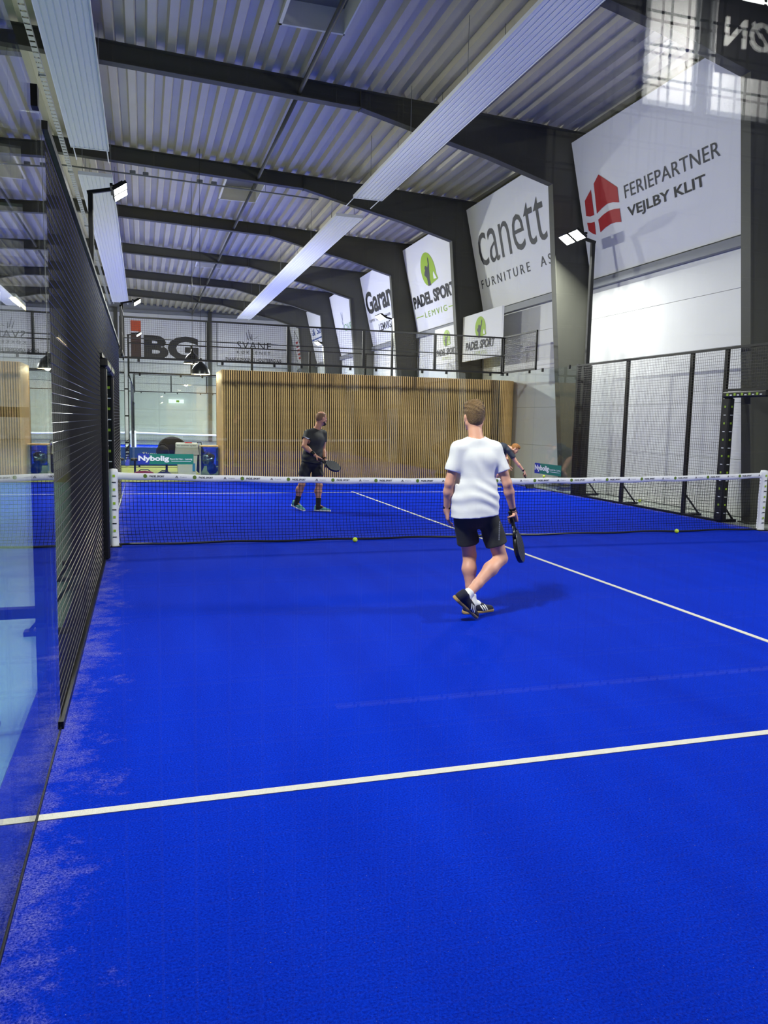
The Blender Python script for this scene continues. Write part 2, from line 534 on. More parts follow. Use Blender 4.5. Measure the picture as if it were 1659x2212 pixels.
# tie rod under the deck and cross rail
tie = empty('roof_tie', (-1.3, 10, 8.5), 'long dark grey tie tube under the roof deck crossing the skylights', 'tie')
for k in range(KMIN, KMAX):
    MB().tube([(-1.3, YK[k] + 0.01, 8.52), (-1.3, YK[k + 1] - 0.01, 8.52)], 0.045, 8).build('tube', steel, tie)
# ================================================================== ROOF FITTINGS
def heater(y0, y1, xc, z, label):
    e = empty('radiant_heater', (xc, (y0 + y1) / 2, z), label, 'heater', 'white ribbed heating panels under the roof')
    wd = 0.80
    n = 8
    pts = []
    p = wd / n
    for i in range(n):
        x = xc - wd / 2 + i * p
        pts += [(x, z), (x + p * 0.72, z), (x + p * 0.76, z + 0.012), (x + p * 0.96, z + 0.012)]
    pts.append((xc + wd / 2, z))
    m = MB()
    k = len(pts)
    m.add([(x, y0, zz) for x, zz in pts] + [(x, y1, zz) for x, zz in pts], [(i, i + 1, k + i + 1, k + i) for i in range(k - 1)])
    m.box(xc - wd / 2 - 0.01, xc - wd / 2, y0, y1, z - 0.01, z + 0.07)
    m.box(xc + wd / 2, xc + wd / 2 + 0.01, y0, y1, z - 0.01, z + 0.07)
    m.box(xc - wd / 2, xc + wd / 2, y0, y1, z + 0.06, z + 0.07)
    m.build('panel', heatw, e)
    for y in (y0, y1):
        MB().box(xc - wd / 2 - 0.01, xc + wd / 2 + 0.01, y - 0.02, y + 0.02, z - 0.012, z + 0.075).build('end_cap', heatw, e)
    y = y0 + 0.8
    while y < y1 - 0.2:
        for s in (-1, 1):
            x = xc + s * (wd / 2 - 0.05)
            MB().tube([(x, y, z + 0.07), (x, y, zt(x) + 0.01)], 0.006, 5).build('hanger', girtm, e)
        y += 3.1
    for s in (-1, 1):
        x = xc + s * (wd / 2 - 0.04)
        MB().tube([(x, y1, z + 0.03), (x, y1 + 1.0, z + 0.03)], 0.014, 6).build('pipe', heatw, e)
    return e
heater(-16, 9.5, -5.63, 7.6, 'white ribbed heating panel beside the cable tray, nearer the camera glass')
heater(11.6, 34.6, -5.63, 7.6, 'white ribbed heating panel over the aisle, reaching towards the orange square banner')
heater(-16, 11.1, 1.35, 7.6, 'wide white ribbed heating panel crossing the roof in front of the furniture banner')
heater(13.1, 38.5, 1.35, 7.6, 'long white ribbed heating panel ending over the slatted oak wall')

tray_m = mat('perforated_tray', (0.5, 0.52, 0.56, 1), 0.4, 0.5, 0.1)
tr = empty('cable_tray', (-6.35, 10, 8.2), 'perforated galvanised cable tray hung beside the white heating panel', 'cable tray')
m = MB()
for sx in (-1, 1):
    m.box(-6.35 + sx * 0.05 - 0.002, -6.35 + sx * 0.05 + 0.002, -16, 40, 8.17, 8.23)
m.build('side_rail', tray_m, tr)
m = MB()
y = -5.0
while y < 40:
    m.box(-6.398, -6.302, y, y + 0.16, 8.17, 8.174)
    y += 0.22
m.build('rungs', tray_m, tr)['kind'] = 'stuff'
for k in range(-2, 7):
    m = MB()
    m.box(-6.42, -6.28, YK[k] - 0.02, YK[k] + 0.02, 8.15, 8.17)
    m.box(-6.42, -6.40, YK[k] - 0.02, YK[k] + 0.02, 8.15, 8.65)
    m.build('bracket', tray_m, tr)

cr = empty('cross_rail', (-3.5, 14.0, 8.36), 'thin grey conduit rail with junction boxes slung across the roof', 'conduit')
MB().tube([(-7.2, 14.0, 8.47), (-3.0, 14.0, 8.36), (0.6, 14.0, 8.25)], 0.022, 6).build('conduit', girtm, cr)
for x in (-4.75, -4.4, -2.9, -2.5):
    z = 8.40 - 0.03 * (x + 4.5)
    MB().bbox(x - 0.08, x + 0.08, 13.95, 14.05, z, z + 0.1, 0.01).build('junction_box', girtm, cr)
for x in (-6.0, -1.0):
    z = 8.36 - 0.028 * (x + 3)
    MB().tube([(x, 14.0, z), (x, 14.0, zt(x) + 0.01)], 0.006, 5).build('hanger', girtm, cr)
sd = MB().lathe([(0.0, -0.05), (0.035, -0.045), (0.05, -0.02), (0.052, 0.0), (0.0, 0.0)], (0, 0, 0), 16).build('smoke_detector', heatw, loc=(-1.55, 4.86 + 0.18, zt(-1.5)))
tag(sd, 'small white round smoke detector beside the big skylight', 'detector')

def build_letters(mb, m_, e, name='letter'):
    """each printed character becomes a part of its own"""
    par = list(range(len(mb.v)))
    def find(i):
        while par[i] != i:
            par[i] = par[par[i]]; i = par[i]
        return i
    for f in mb.f:
        for q in f[1:]:
            par[find(q)] = find(f[0])
    grp = {}
    for f in mb.f:
        grp.setdefault(find(f[0]), []).append(f)
    for r in grp:
        fs = grp[r]; ids = sorted({i for f in fs for i in f}); mp = {i: k for k, i in enumerate(ids)}
        MB().add([mb.v[i] for i in ids], [tuple(mp[i] for i in f) for f in fs]).build(name, m_, e)

# ================================================================== BANNERS ON THE RIGHT WALL
BUP = Vector((-0.71, 0, 3.1)).normalized()
BNR = Vector((-3.1, 0, -0.71)).normalized()
BW, BH = 6.0, 3.18
def banner_map(k, off):
    yl = YK[k + 1] - 0.10
    base = Vector((5.93, yl, 5.15))
    return lambda s, t: base + Vector((0, -1, 0)) * s + BUP * t + BNR * off

def wall_banner(k, label, printer, ink=None):
    e = empty('wall_banner', (5.93, (YK[k] + YK[k + 1]) / 2, 5.15), label, 'banner', 'white sponsor banners leaning between the steel columns')
    f0, f1 = banner_map(k, 0.0), banner_map(k, 0.012)
    m = MB()
    nx, nz = 12, 8
    def g(f, ripple):
        out = []
        for j in range(nz + 1):
            for i in range(nx + 1):
                s, t = BW * i / nx, BH * j / nz
                p = f(s, t)
                if ripple and j == 0: p = p + BNR * (0.012 * math.sin(i * 1.9 + k))
                out.append(p)
        return out
    q = [(j * (nx + 1) + i, j * (nx + 1) + i + 1, (j + 1) * (nx + 1) + i + 1, (j + 1) * (nx + 1) + i) for j in range(nz) for i in range(nx)]
    m.add(g(f1, True), q, True)
    m.add(g(f0, False), [tuple(reversed(a)) for a in q], True)
    m.build('cloth', bannerw, e)
    printer(e, banner_map(k, 0.022))
    return e

def padel_logo(green, dark, pale, fn, a, b, wd, ht):
    """green drop with a player reaching up, light notch at the lower right"""
    n = 28
    pts = []
    for i in range(n):
        t = i / n * 2 * math.pi
        x = math.cos(t); y = math.sin(t)
        px = 0.42 + 0.40 * x + (0.20 * (1 - (y + 1) / 2) if x > 0 else 0.0)
        py = 0.5 + 0.5 * y
        pts.append((a + px * wd, b + py * ht))
    pts = [p for p in pts]
    cut = []
    for (x, y) in pts:
        if x > a + 0.6 * wd and y < b + 0.22 * ht:
            continue
        cut.append((x, y))
    # sharp lower right corner
    idx = max(range(len(cut)), key=lambda i: (cut[i][0] - a) / wd - (cut[i][1] - b) / ht)
    cut.insert(idx, (a + 1.0 * wd, b + 0.10 * ht))
    flat(green, fn, cut)
    man = [(0.34, 0.0), (0.52, 0.0), (0.50, 0.22), (0.54, 0.34), (0.56, 0.46), (0.60, 0.60), (0.62, 0.76), (0.58, 0.84), (0.55, 0.76),
           (0.53, 0.62), (0.46, 0.54), (0.42, 0.60), (0.33, 0.62), (0.28, 0.55), (0.30, 0.49), (0.24, 0.44), (0.20, 0.36), (0.27, 0.30), (0.33, 0.24)]
    flat(dark, fn, [(a + x * wd, b + y * ht) for x, y in man])
    flat(pale, fn, [(a + x * wd, b + y * ht) for x, y in ((0.74, 0.14), (0.93, 0.12), (0.80, 0.36), (0.75, 0.28))])

def lift(fn, d):
    return lambda s, t: fn(s, t) + BNR * d

def pr_ferie(e, fn):
    m = MB()
    for poly in ([(0.22, 1.80), (0.53, 1.98), (0.52, 1.41), (0.36, 1.41), (0.19, 1.46)],
                 [(0.68, 2.07), (0.91, 2.21), (1.55, 1.76), (1.54, 1.44), (1.32, 1.50), (1.09, 1.52), (0.86, 1.48), (0.64, 1.41)],
                 [(0.19, 1.31), (0.35, 1.27), (0.50, 1.26), (0.48, 0.97), (0.34, 1.03), (0.21, 1.12)],
                 [(0.66, 1.27), (0.88, 1.33), (1.11, 1.36), (1.33, 1.35), (1.53, 1.31), (1.53, 1.02), (1.33, 1.06), (1.13, 1.07), (0.90, 1.04), (0.68, 0.98)]):
        flat(m, fn, poly)
    m.build('house_emblem', inkr, e)
    # slab serif look: thin serifs under and over the strokes come from the bold offset of the second line
    m = MB()
    put_text(m, fn, 'FERIEPARTNER', 1.78, 1.46, 2.98, 0.27, space=1.05)
    build_letters(m, inkd, e)
    m = MB()
    put_text(m, fn, 'VEJLBY KLIT', 1.80, 1.00, 2.50, 0.27, bold=0.018)
    build_letters(m, inkk, e)
def pr_canett(e, fn):
    m = MB(); put_text(m, fn, 'canett', 0.42, 1.34, 4.22, 1.14, bold=-0.006); build_letters(m, inkd, e)
    m = MB(); put_text(m, fn, 'FURNITURE  AS', 0.22, 0.71, 4.46, 0.26, space=1.5); build_letters(m, inkd, e)
def padel_banner(e, fn, dx=0.0, sc=1.0, faint=True):
    g, d, p = MB(), MB(), MB()
    padel_logo(g, d, p, fn, dx + 1.55 * sc, 1.50 * sc, 1.55 * sc, 1.18 * sc)
    g.build('drop_emblem', inkg, e)
    dd = MB(); dd.add([Vector(v) + BNR * 0.004 for v in d.v], d.f); dd.build('player_silhouette', inkd, e)
    pp = MB(); pp.add([Vector(v) + BNR * 0.004 for v in p.v], p.f); pp.build('emblem_notch', inkw, e)
    m = MB(); put_text(m, fn, 'PADEL SPORT', dx + 0.18 * sc, 0.88 * sc, 4.28 * sc, 0.46 * sc, bold=0.045); build_letters(m, inkk, e)
    m = MB(); put_text(m, fn, 'LEMVIG', dx + 1.18 * sc, 0.44 * sc, 2.25 * sc, 0.21 * sc, space=1.4)
    flat(m, fn, [(dx + 0.2 * sc, 0.53 * sc), (dx + 1.0 * sc, 0.53 * sc), (dx + 1.0 * sc, 0.56 * sc), (dx + 0.2 * sc, 0.56 * sc)])
    flat(m, fn, [(dx + 3.6 * sc, 0.53 * sc), (dx + 4.4 * sc, 0.53 * sc), (dx + 4.4 * sc, 0.56 * sc), (dx + 3.6 * sc, 0.56 * sc)])
    build_letters(m, inkg, e)
def pr_garant(e, fn):
    m = MB(); put_text(m, fn, 'Garant', 0.18, 1.42, 4.5, 1.0, bold=0.03); build_letters(m, inkk, e)
    m = MB(); put_text(m, fn, 'TÆPPER   GULVE   GARDINER   SENGE', 0.2, 1.06, 4.2, 0.12); build_letters(m, inkd, e)
    m = MB(); put_text(m, fn, 'LEMVIG', 1.52, 0.55, 1.75, 0.32, bold=0.01); build_letters(m, inkk, e)
def pr_twig(e, fn):
    m = MB()
    for a, b, c, d in ((1.75, 1.25, 1.82, 1.78), (1.82, 1.75, 1.72, 2.15), (1.82, 1.75, 2.05, 2.12), (1.76, 1.5, 1.6, 1.75)):
        flat(m, fn, [(a - 0.025, b), (a + 0.025, b), (c + 0.012, d), (c - 0.012, d)])
    m.build('twig_emblem', inkb, e)
    m = MB(); put_text(m, fn, 'OVES', 1.9, 1.15, 1.9, 0.36, bold=0.0); build_letters(m, mat('ink_pale_green', srgb(130, 175, 120), 0.6, 0, 0), e)
def pr_line(e, fn):
    m = MB(); put_text(m, fn, '& Søn', 0.5, 1.62, 3.2, 0.42, shear=0.2, bold=0.01)
    flat(m, fn, [(0.1, 1.37), (3.9, 1.37), (3.9, 1.44), (0.1, 1.44)])
    build_letters(m, inkb, e)
def pr_arch(e, fn):
    m = MB()
    for s in (-1, 1):
        for i in range(8):
            t0, t1 = i / 8, (i + 1) / 8
            x0, x1 = 1.6 + s * 1.15 * (1 - t0 ** 2.2), 1.6 + s * 1.15 * (1 - t1 ** 2.2)
            flat(m, fn, [(x0 - 0.06, 0.5 + 2.0 * t0), (x0 + 0.06, 0.5 + 2.0 * t0), (x1 + 0.06, 0.5 + 2.0 * t1), (x1 - 0.06, 0.5 + 2.0 * t1)])
    m.build('arch_emblem', inkd, e)
    m = MB()
    for i in range(5):
        flat(m, fn, [(1.2, 0.6 + i * 0.26), (2.0, 0.6 + i * 0.26), (2.0, 0.74 + i * 0.26), (1.2, 0.74 + i * 0.26)])
    m.build('red_bars', inkr, e)
wall_banner(0, 'white leaning banner with a red house emblem beside slab lettering', pr_ferie)
wall_banner(1, 'white leaning banner with large thin grey lowercase furniture lettering', pr_canett)
wall_banner(2, 'large white leaning banner with green drop emblem and bold black club name', lambda e, fn: padel_banner(e, fn))
wall_banner(3, 'white leaning banner with heavy black rounded lettering and small town name', pr_garant)
wall_banner(4, 'white leaning banner with a thin dark twig and pale green letters', pr_twig)
wall_banner(5, 'white leaning banner with slanted blue lettering over a blue line', pr_line)
wall_banner(6, 'white leaning banner with dark arch and red bars, next to the end wall', pr_arch)
wall_banner(-1, 'blank white leaning banner in the bay level with the near service line', lambda e, fn: None)
wall_banner(-2, 'blank white leaning banner in the bay behind the near glass wall', lambda e, fn: None)

# gable banners
def gable_banner(x0, x1, z0, z1, y, face, label, printer):
    e = empty('gable_banner', ((x0 + x1) / 2, y, z0), label, 'banner')
    MB().bbox(x0, x1, min(y, y + face * 0.03), max(y, y + face * 0.03), z0, z1, 0.005).build('cloth', bannerw, e)
    m = MB()
    for a, b, c, d in ((x0 - 0.05, x1 + 0.05, z1, z1 + 0.06), (x0 - 0.05, x1 + 0.05, z0 - 0.06, z0), (x0 - 0.06, x0, z0, z1), (x1, x1 + 0.06, z0, z1)):
        m.box(a, b, min(y, y + face * 0.05), max(y, y + face * 0.05), c, d)
    m.build('frame', girtm, e)
    printer(e, (lambda a, b: Vector((a, y + face * 0.045, b))))
    return e
def pr_ibg(e, fn):
    m = MB(); flat(m, fn, [(-5.27, 7.2), (-4.62, 7.2), (-4.62, 7.9), (-5.27, 7.9)]); m.build('orange_square', inko, e)
    m = MB(); flat(m, fn, [(-5.27, 5.4), (-4.62, 5.4), (-4.62, 7.1), (-5.27, 7.1)]); m.build('letter_stem', mat('ink_brown', srgb(70, 42, 36), 0.6, 0, 0), e)
    m = MB(); put_text(m, fn, 'BG', -4.45, 5.42, 3.55, 1.6, bold=0.045); build_letters(m, inkk, e)
def pr_svane(e, fn):
    m = MB()
    put_text(m, fn, 'SVANE', 1.68, 6.38, 2.36, 0.5, space=1.1)
    put_text(m, fn, 'KØKKENET', 1.68, 6.05, 2.3, 0.2, space=1.5)
    put_text(m, fn, 'SVANE KØKKENET HOLSTEBRO A/S', 0.9, 5.55, 3.85, 0.22, bold=0.02)
    for (a, b, c, d) in ((2.45, 7.0, 2.3, 7.5), (2.6, 7.05, 2.45, 7.7), (2.7, 7.0, 2.68, 7.4), (2.85, 7.1, 3.1, 7.25)):
        flat(m, fn, [(a - 0.03, b), (a + 0.03, b), (c + 0.015, d), (c - 0.015, d)])
    build_letters(m, inkd, e)
gable_banner(-5.84, -0.46, 5.2, 8.05, YF - 0.01, -1, 'framed white end wall banner with orange square and heavy black letters', pr_ibg)
gable_banner(0.37, 5.19, 5.2, 8.05, YF - 0.01, -1, 'framed white end wall banner with thin grey kitchen lettering', pr_svane)
YB = YN + 0.01
gable_banner(1.10, 1.72, 5.42, 6.85, YB, 1, 'narrow plain white banner high on the front wall behind the near glass', lambda e, fn: None)
def pr_gron(e, fn):
    m = MB(); flat(m, fn, [(2.02, 5.86), (5.18, 5.86), (5.18, 7.38), (2.02, 7.38)]); m.build('black_field', inkk, e)
    fn2 = lambda a, b: fn(a, b) + Vector((0, 0.006, 0))
    fm = lambda a, b: fn2(3.48 - a, b)
    m = MB(); put_text(m, fm, 'GRØN', 0, 6.16, 1.35, 0.34, bold=0.02); build_letters(m, inkw, e)
gable_banner(2.0, 5.2, 5.42, 7.4, YB, 1, 'white banner with a black lettered field on the front wall', pr_gron)
# ================================================================== COURT ENCLOSURE
def wire_panel(y0, y1, z0, z1, step=0.05, r=0.0026, out=1):
    """welded wire mesh in the plane x = 0"""
    m = MB()
    def rod(p0, p1, ax):
        p0, p1 = Vector(p0), Vector(p1)
        o = [Vector((r, 0, 0)), Vector((-r * 0.6, 0, 0)), Vector((-r * 0.6, 0, 0))]
        if ax == 'z': o = [Vector((r, 0, 0)), Vector((-r * 0.5, r * 0.9, 0)), Vector((-r * 0.5, -r * 0.9, 0))]
        else: o = [Vector((r, 0, 0)), Vector((-r * 0.5, 0, -r * 0.9)), Vector((-r * 0.5, 0, r * 0.9))]
        vs_ = [p0 + a for a in o] + [p1 + a for a in o]
        m.add(vs_, [(0, 1, 4, 3), (1, 2, 5, 4), (2, 0, 3, 5)])
    n = max(1, int(round((y1 - y0) / step)))
    for i in range(n + 1):
        y = y0 + (y1 - y0) * i / n
        rod((0.005 * out, y, z0), (0.005 * out, y, z1), 'z')
    n = max(1, int(round((z1 - z0) / step)))
    for i in range(n + 1):
        z = z0 + (z1 - z0) * i / n
        rod((0, y0, z), (0, y1, z), 'y')
    return m
_wp = {}
def wire_mesh_data(ln, ht, out=1):
    key = (round(ln, 3), round(ht, 3), out)
    if key not in _wp:
        _wp[key] = wire_panel(0.004, ln - 0.004, 0, ht, out=out).mesh('wire_mesh')
    return _wp[key]

def fence_panel(x, y0, y1, side, label, group, z0=0.0, z1=3.0, post_at=(0, 1), brace=True):
    """panel along Y at x; side = +1 when the outside lies towards +X"""
    e = empty('mesh_fence_panel', (x, y0, 0), label, 'fence', group)
    ln = y1 - y0
    o = link_mesh('wire_mesh', wire_mesh_data(ln, z1 - z0 - 0.06, side), wire_m, e, (0, 0, z0 + 0.03))
    o['kind'] = 'stuff'
    MB().box(x - 0.02, x + 0.02, y0, y1, z1 - 0.04, z1).build('top_rail', black, e)
    MB().box(x - 0.02, x + 0.02, y0, y1, z0, z0 + 0.04).build('bottom_rail', black, e)
    xo = x + side * 0.045
    for i in post_at:
        y = y0 + 0.052 if i == 0 else y1 - 0.052
        MB().bbox(xo - 0.03, xo + 0.03, y - 0.04, y + 0.04, 0.0, z1, 0.006).build('post', black, e)
        if brace:
            m = MB()
            m.bar((xo, y, 0.42), (xo + side * 0.34, y, 0.03), 0.025, 0.025)
            m.box(min(xo, xo + side * 0.38), max(xo, xo + side * 0.38), y - 0.05, y + 0.05, -0.012, 0.03)
            m.build('foot_brace', black, e)
    return e

def glass_panel(axis, c, a0, a1, label, group, yc=0.0):
    """axis 'x': pane in plane y = c from x=a0..a1; axis 'y': pane in plane x = c"""
    g = 0.004
    if axis == 'x':
        e = empty('glass_wall_panel', ((a0 + a1) / 2, c, 0), label, 'glass', group)
        MB().box(a0 + g, a1 - g, c - 0.006, c + 0.006, 0.012, 2.99).build('pane', GLASS, e)
    else:
        e = empty('glass_wall_panel', (c, (a0 + a1) / 2, 0), label, 'glass', group)
        MB().box(c - 0.006, c + 0.006, a0 + g, a1 - g, 0.012, 2.99).build('pane', GLASS, e)
    def bx(m, a, b, z0, z1, t):
        if axis == 'x': m.box(a, b, c - t, c + t, z0, z1)
        else: m.box(c - t, c + t, a, b, z0, z1)
        return m
    bx(MB(), a0, a1, -0.01, 0.014, 0.010).build('base_channel', black, e)
    m = MB()
    for a in (a0 + 0.35, a1 - 0.35):
        bx(m, a - 0.03, a + 0.03, 2.93, 3.02, 0.02)
    m.build('clip', black, e)
    return e

def top_mesh(axis, c, a0, a1, label, group):
    e = empty('upper_mesh_rail', ((a0 + a1) / 2, c, 3.0) if axis == 'x' else (c, (a0 + a1) / 2, 3.0), label, 'fence', group)
    ln = a1 - a0
    me = wire_mesh_data(ln, 0.94)
    o = link_mesh('wire_mesh', me, wire_m, e, (ln / 2, 0, 0.03) if axis == 'x' else (0, -ln / 2, 0.03))
    if axis == 'x': o.rotation_euler = (0, 0, math.pi / 2)
    o['kind'] = 'stuff'
    def bx(a, b, z0, z1, t, name):
        m = MB()
        if axis == 'x': m.box(a, b, c - t, c + t, z0, z1)
        else: m.box(c - t, c + t, a, b, z0, z1)
        m.build(name, black, e)
    bx(a0, a1, 3.0, 3.05, 0.025, 'bottom_rail')
    bx(a0, a1, 3.96, 4.0, 0.02, 'top_rail')
    bx(a0, a1, 3.48, 3.5, 0.008, 'middle_rail')
    bx(a0, a0 + 0.035, 3.0, 4.0, 0.022, 'post')
    bx(a1 - 0.035, a1, 3.0, 4.0, 0.022, 'post')
    return e

PANE = ['aisle corner pane', 'second pane from the aisle corner', 'middle pane', 'second pane from the hall wall corner', 'hall wall corner pane']
MESHP = ['beside the glass', 'in mid row', 'beside the doorway']
def enclosure(yc, far):
    ct = 'far court' if far else 'match court'
    for s in (-1, 1):
        nm = ('facing the lounge' if s < 0 else 'below the end wall') if far else ('near the camera' if s < 0 else 'before the slat wall')
        for i in range(5):
            glass_panel('x', yc + s * 10, -5 + 2 * i, -3 + 2 * i, 'clear glass, %s of %s back wall %s' % (PANE[i], ct, nm), 'back wall glass panes of the %s %s' % (ct, nm))
            top_mesh('x', yc + s * 10, -5 + 2 * i, -3 + 2 * i, 'black mesh over %s, %s %s' % (PANE[i], ct, nm), 'upper mesh of the %s %s' % (ct, nm))
    for side in (-1, 1):
        sd = 'hall wall side' if side > 0 else 'aisle side'
        x = side * 5.0
        for s in (-1, 1):
            half = ('before the net' if s < 0 else 'beyond the net') if not far else ('lounge half' if s < 0 else 'end wall half')
            for a in (6.0, 8.0):
                y0, y1 = (yc + a, yc + a + 2) if s > 0 else (yc - a - 2, yc - a)
                glass_panel('y', x, y0, y1, 'clear side glass of %s, %s, %s, %s' % (ct, sd, half, 'at the corner' if a > 7 else 'by the mast'), 'side glass of the %s %s %s' % (ct, sd, half))
            y0, y1 = (yc + 8, yc + 10) if s > 0 else (yc - 10, yc - 8)
            if s > 0:
                top_mesh('y', x, y0, y1 - 0.06, 'low black mesh return over the corner glass of %s, %s' % (ct, sd), None)
            for i, (a, b) in enumerate(((4.0, 6.0), (2.0, 4.0), (1.1, 2.0))):
                ya, yb = (yc + a, yc + b) if s > 0 else (yc - b, yc - a)
                fence_panel(x, ya, yb, side, 'tall black wire mesh panel %s, %s, %s %s' % (MESHP[i], ct, sd, half), 'mesh fence of the %s %s %s' % (ct, sd, half),
                            post_at=(0,) if s > 0 else (1,))
            # mesh above the doorway
            ya, yb = (yc + 0.04, yc + 1.1) if s > 0 else (yc - 1.1, yc - 0.04)
            e = empty('doorway_mesh_panel', (x, ya, 2.25), 'short black mesh panel above a doorway, %s, %s %s' % (ct, sd, half), 'fence')
            o = link_mesh('wire_mesh', wire_mesh_data(yb - ya, 0.7, side), wire_m, e, (0, 0, 0.03))
            o['kind'] = 'stuff'
            MB().box(x - 0.02, x + 0.02, ya, yb, 2.96, 3.0).build('top_rail', black, e)
            MB().box(x - 0.02, x + 0.02, ya, yb, 2.25, 2.29).build('bottom_rail', black, e)
            # padded doorway edge
            yp = yc + s * 1.0
            e = empty('doorway_padding', (x, yp, 0), 'black printed foam padding round a doorway, %s, %s %s' % (ct, sd, half), 'padding')
            MB().bbox(x - 0.06, x + 0.06, yp - 0.09, yp + 0.09, 0.02, 2.14, 0.02).build('upright_pad', black, e)
            MB().bbox(x - 0.075, x + 0.075, min(yp - s * 0.93, yp + s * 0.09), max(yp - s * 0.93, yp + s * 0.09), 2.14, 2.24, 0.02).build('top_pad', black, e)
            if not far:
                g, wt = MB(), MB()
                for i in range(7):
                    z = 0.16 + i * 0.28
                    for (mm, zz, h, ww) in ((g, z + 0.13, 0.034, 0.036), (wt, z, 0.013, 0.055)):
                        xx = x - side * 0.062
                        mm.add([(xx, yp - ww / 2, zz), (xx, yp + ww / 2, zz), (xx, yp + ww / 2, zz + h), (xx, yp - ww / 2, zz + h)], [(0, 1, 2, 3)])
                        if s < 0: continue
                        yy = yp - 0.092
                        mm.add([(x - ww / 2, yy, zz), (x + ww / 2, yy, zz), (x + ww / 2, yy, zz + h), (x - ww / 2, yy, zz + h)], [(0, 1, 2, 3)])
                for i in range(5):
                    yy = yp - s * (0.08 + i * 0.17)
                    xx = x - side * 0.077
                    for (mm, dy, h) in ((g, 0.03, 0.04), (wt, -0.05, 0.018)):
                        mm.add([(xx, yy + dy - 0.025, 2.17), (xx, yy + dy + 0.025, 2.17), (xx, yy + dy + 0.025, 2.17 + h), (xx, yy + dy - 0.025, 2.17 + h)], [(0, 1, 2, 3)])
                g.build('green_print', inkg, e)['kind'] = 'stuff'
                wt.build('white_print', inkw, e)['kind'] = 'stuff'
    for side in (-1, 1):
        e = empty('corner_post', (side * 5.0, yc + 10.0, 0), 'black corner post on the end glass of %s, %s' % (ct, 'hall wall side' if side > 0 else 'aisle side'), 'post')
        MB().bbox(side * 5.04 - 0.045, side * 5.04 + 0.045, yc + 10.01, yc + 10.09, 2.95, 4.0, 0.006).build('post', black, e)
enclosure(0.0, False)
enclosure(27.0, True)

# fence behind the camera (its squares show mirrored in the near glass)
for i in range(6):
    a = -7.0 + 2 * i
    e = empty('aisle_mesh_panel', (a + 1, -10.95, 0), 'black wire mesh panel fencing the strip behind the near glass', 'fence', 'aisle mesh panels behind the near glass')
    o = link_mesh('wire_mesh', wire_mesh_data(2.0, 3.94), wire_m, e, (1, 0, 0.03)); o.rotation_euler = (0, 0, math.pi / 2)
    o['kind'] = 'stuff'
    MB().box(a, a + 2, -10.97, -10.93, 3.96, 4.0).build('top_rail', black, e)
    MB().box(a, a + 2, -10.97, -10.93, 0, 0.04).build('bottom_rail', black, e)
    MB().box(a + 0.001, a + 0.06, -10.99, -10.93, 0, 4.0).build('post', black, e)

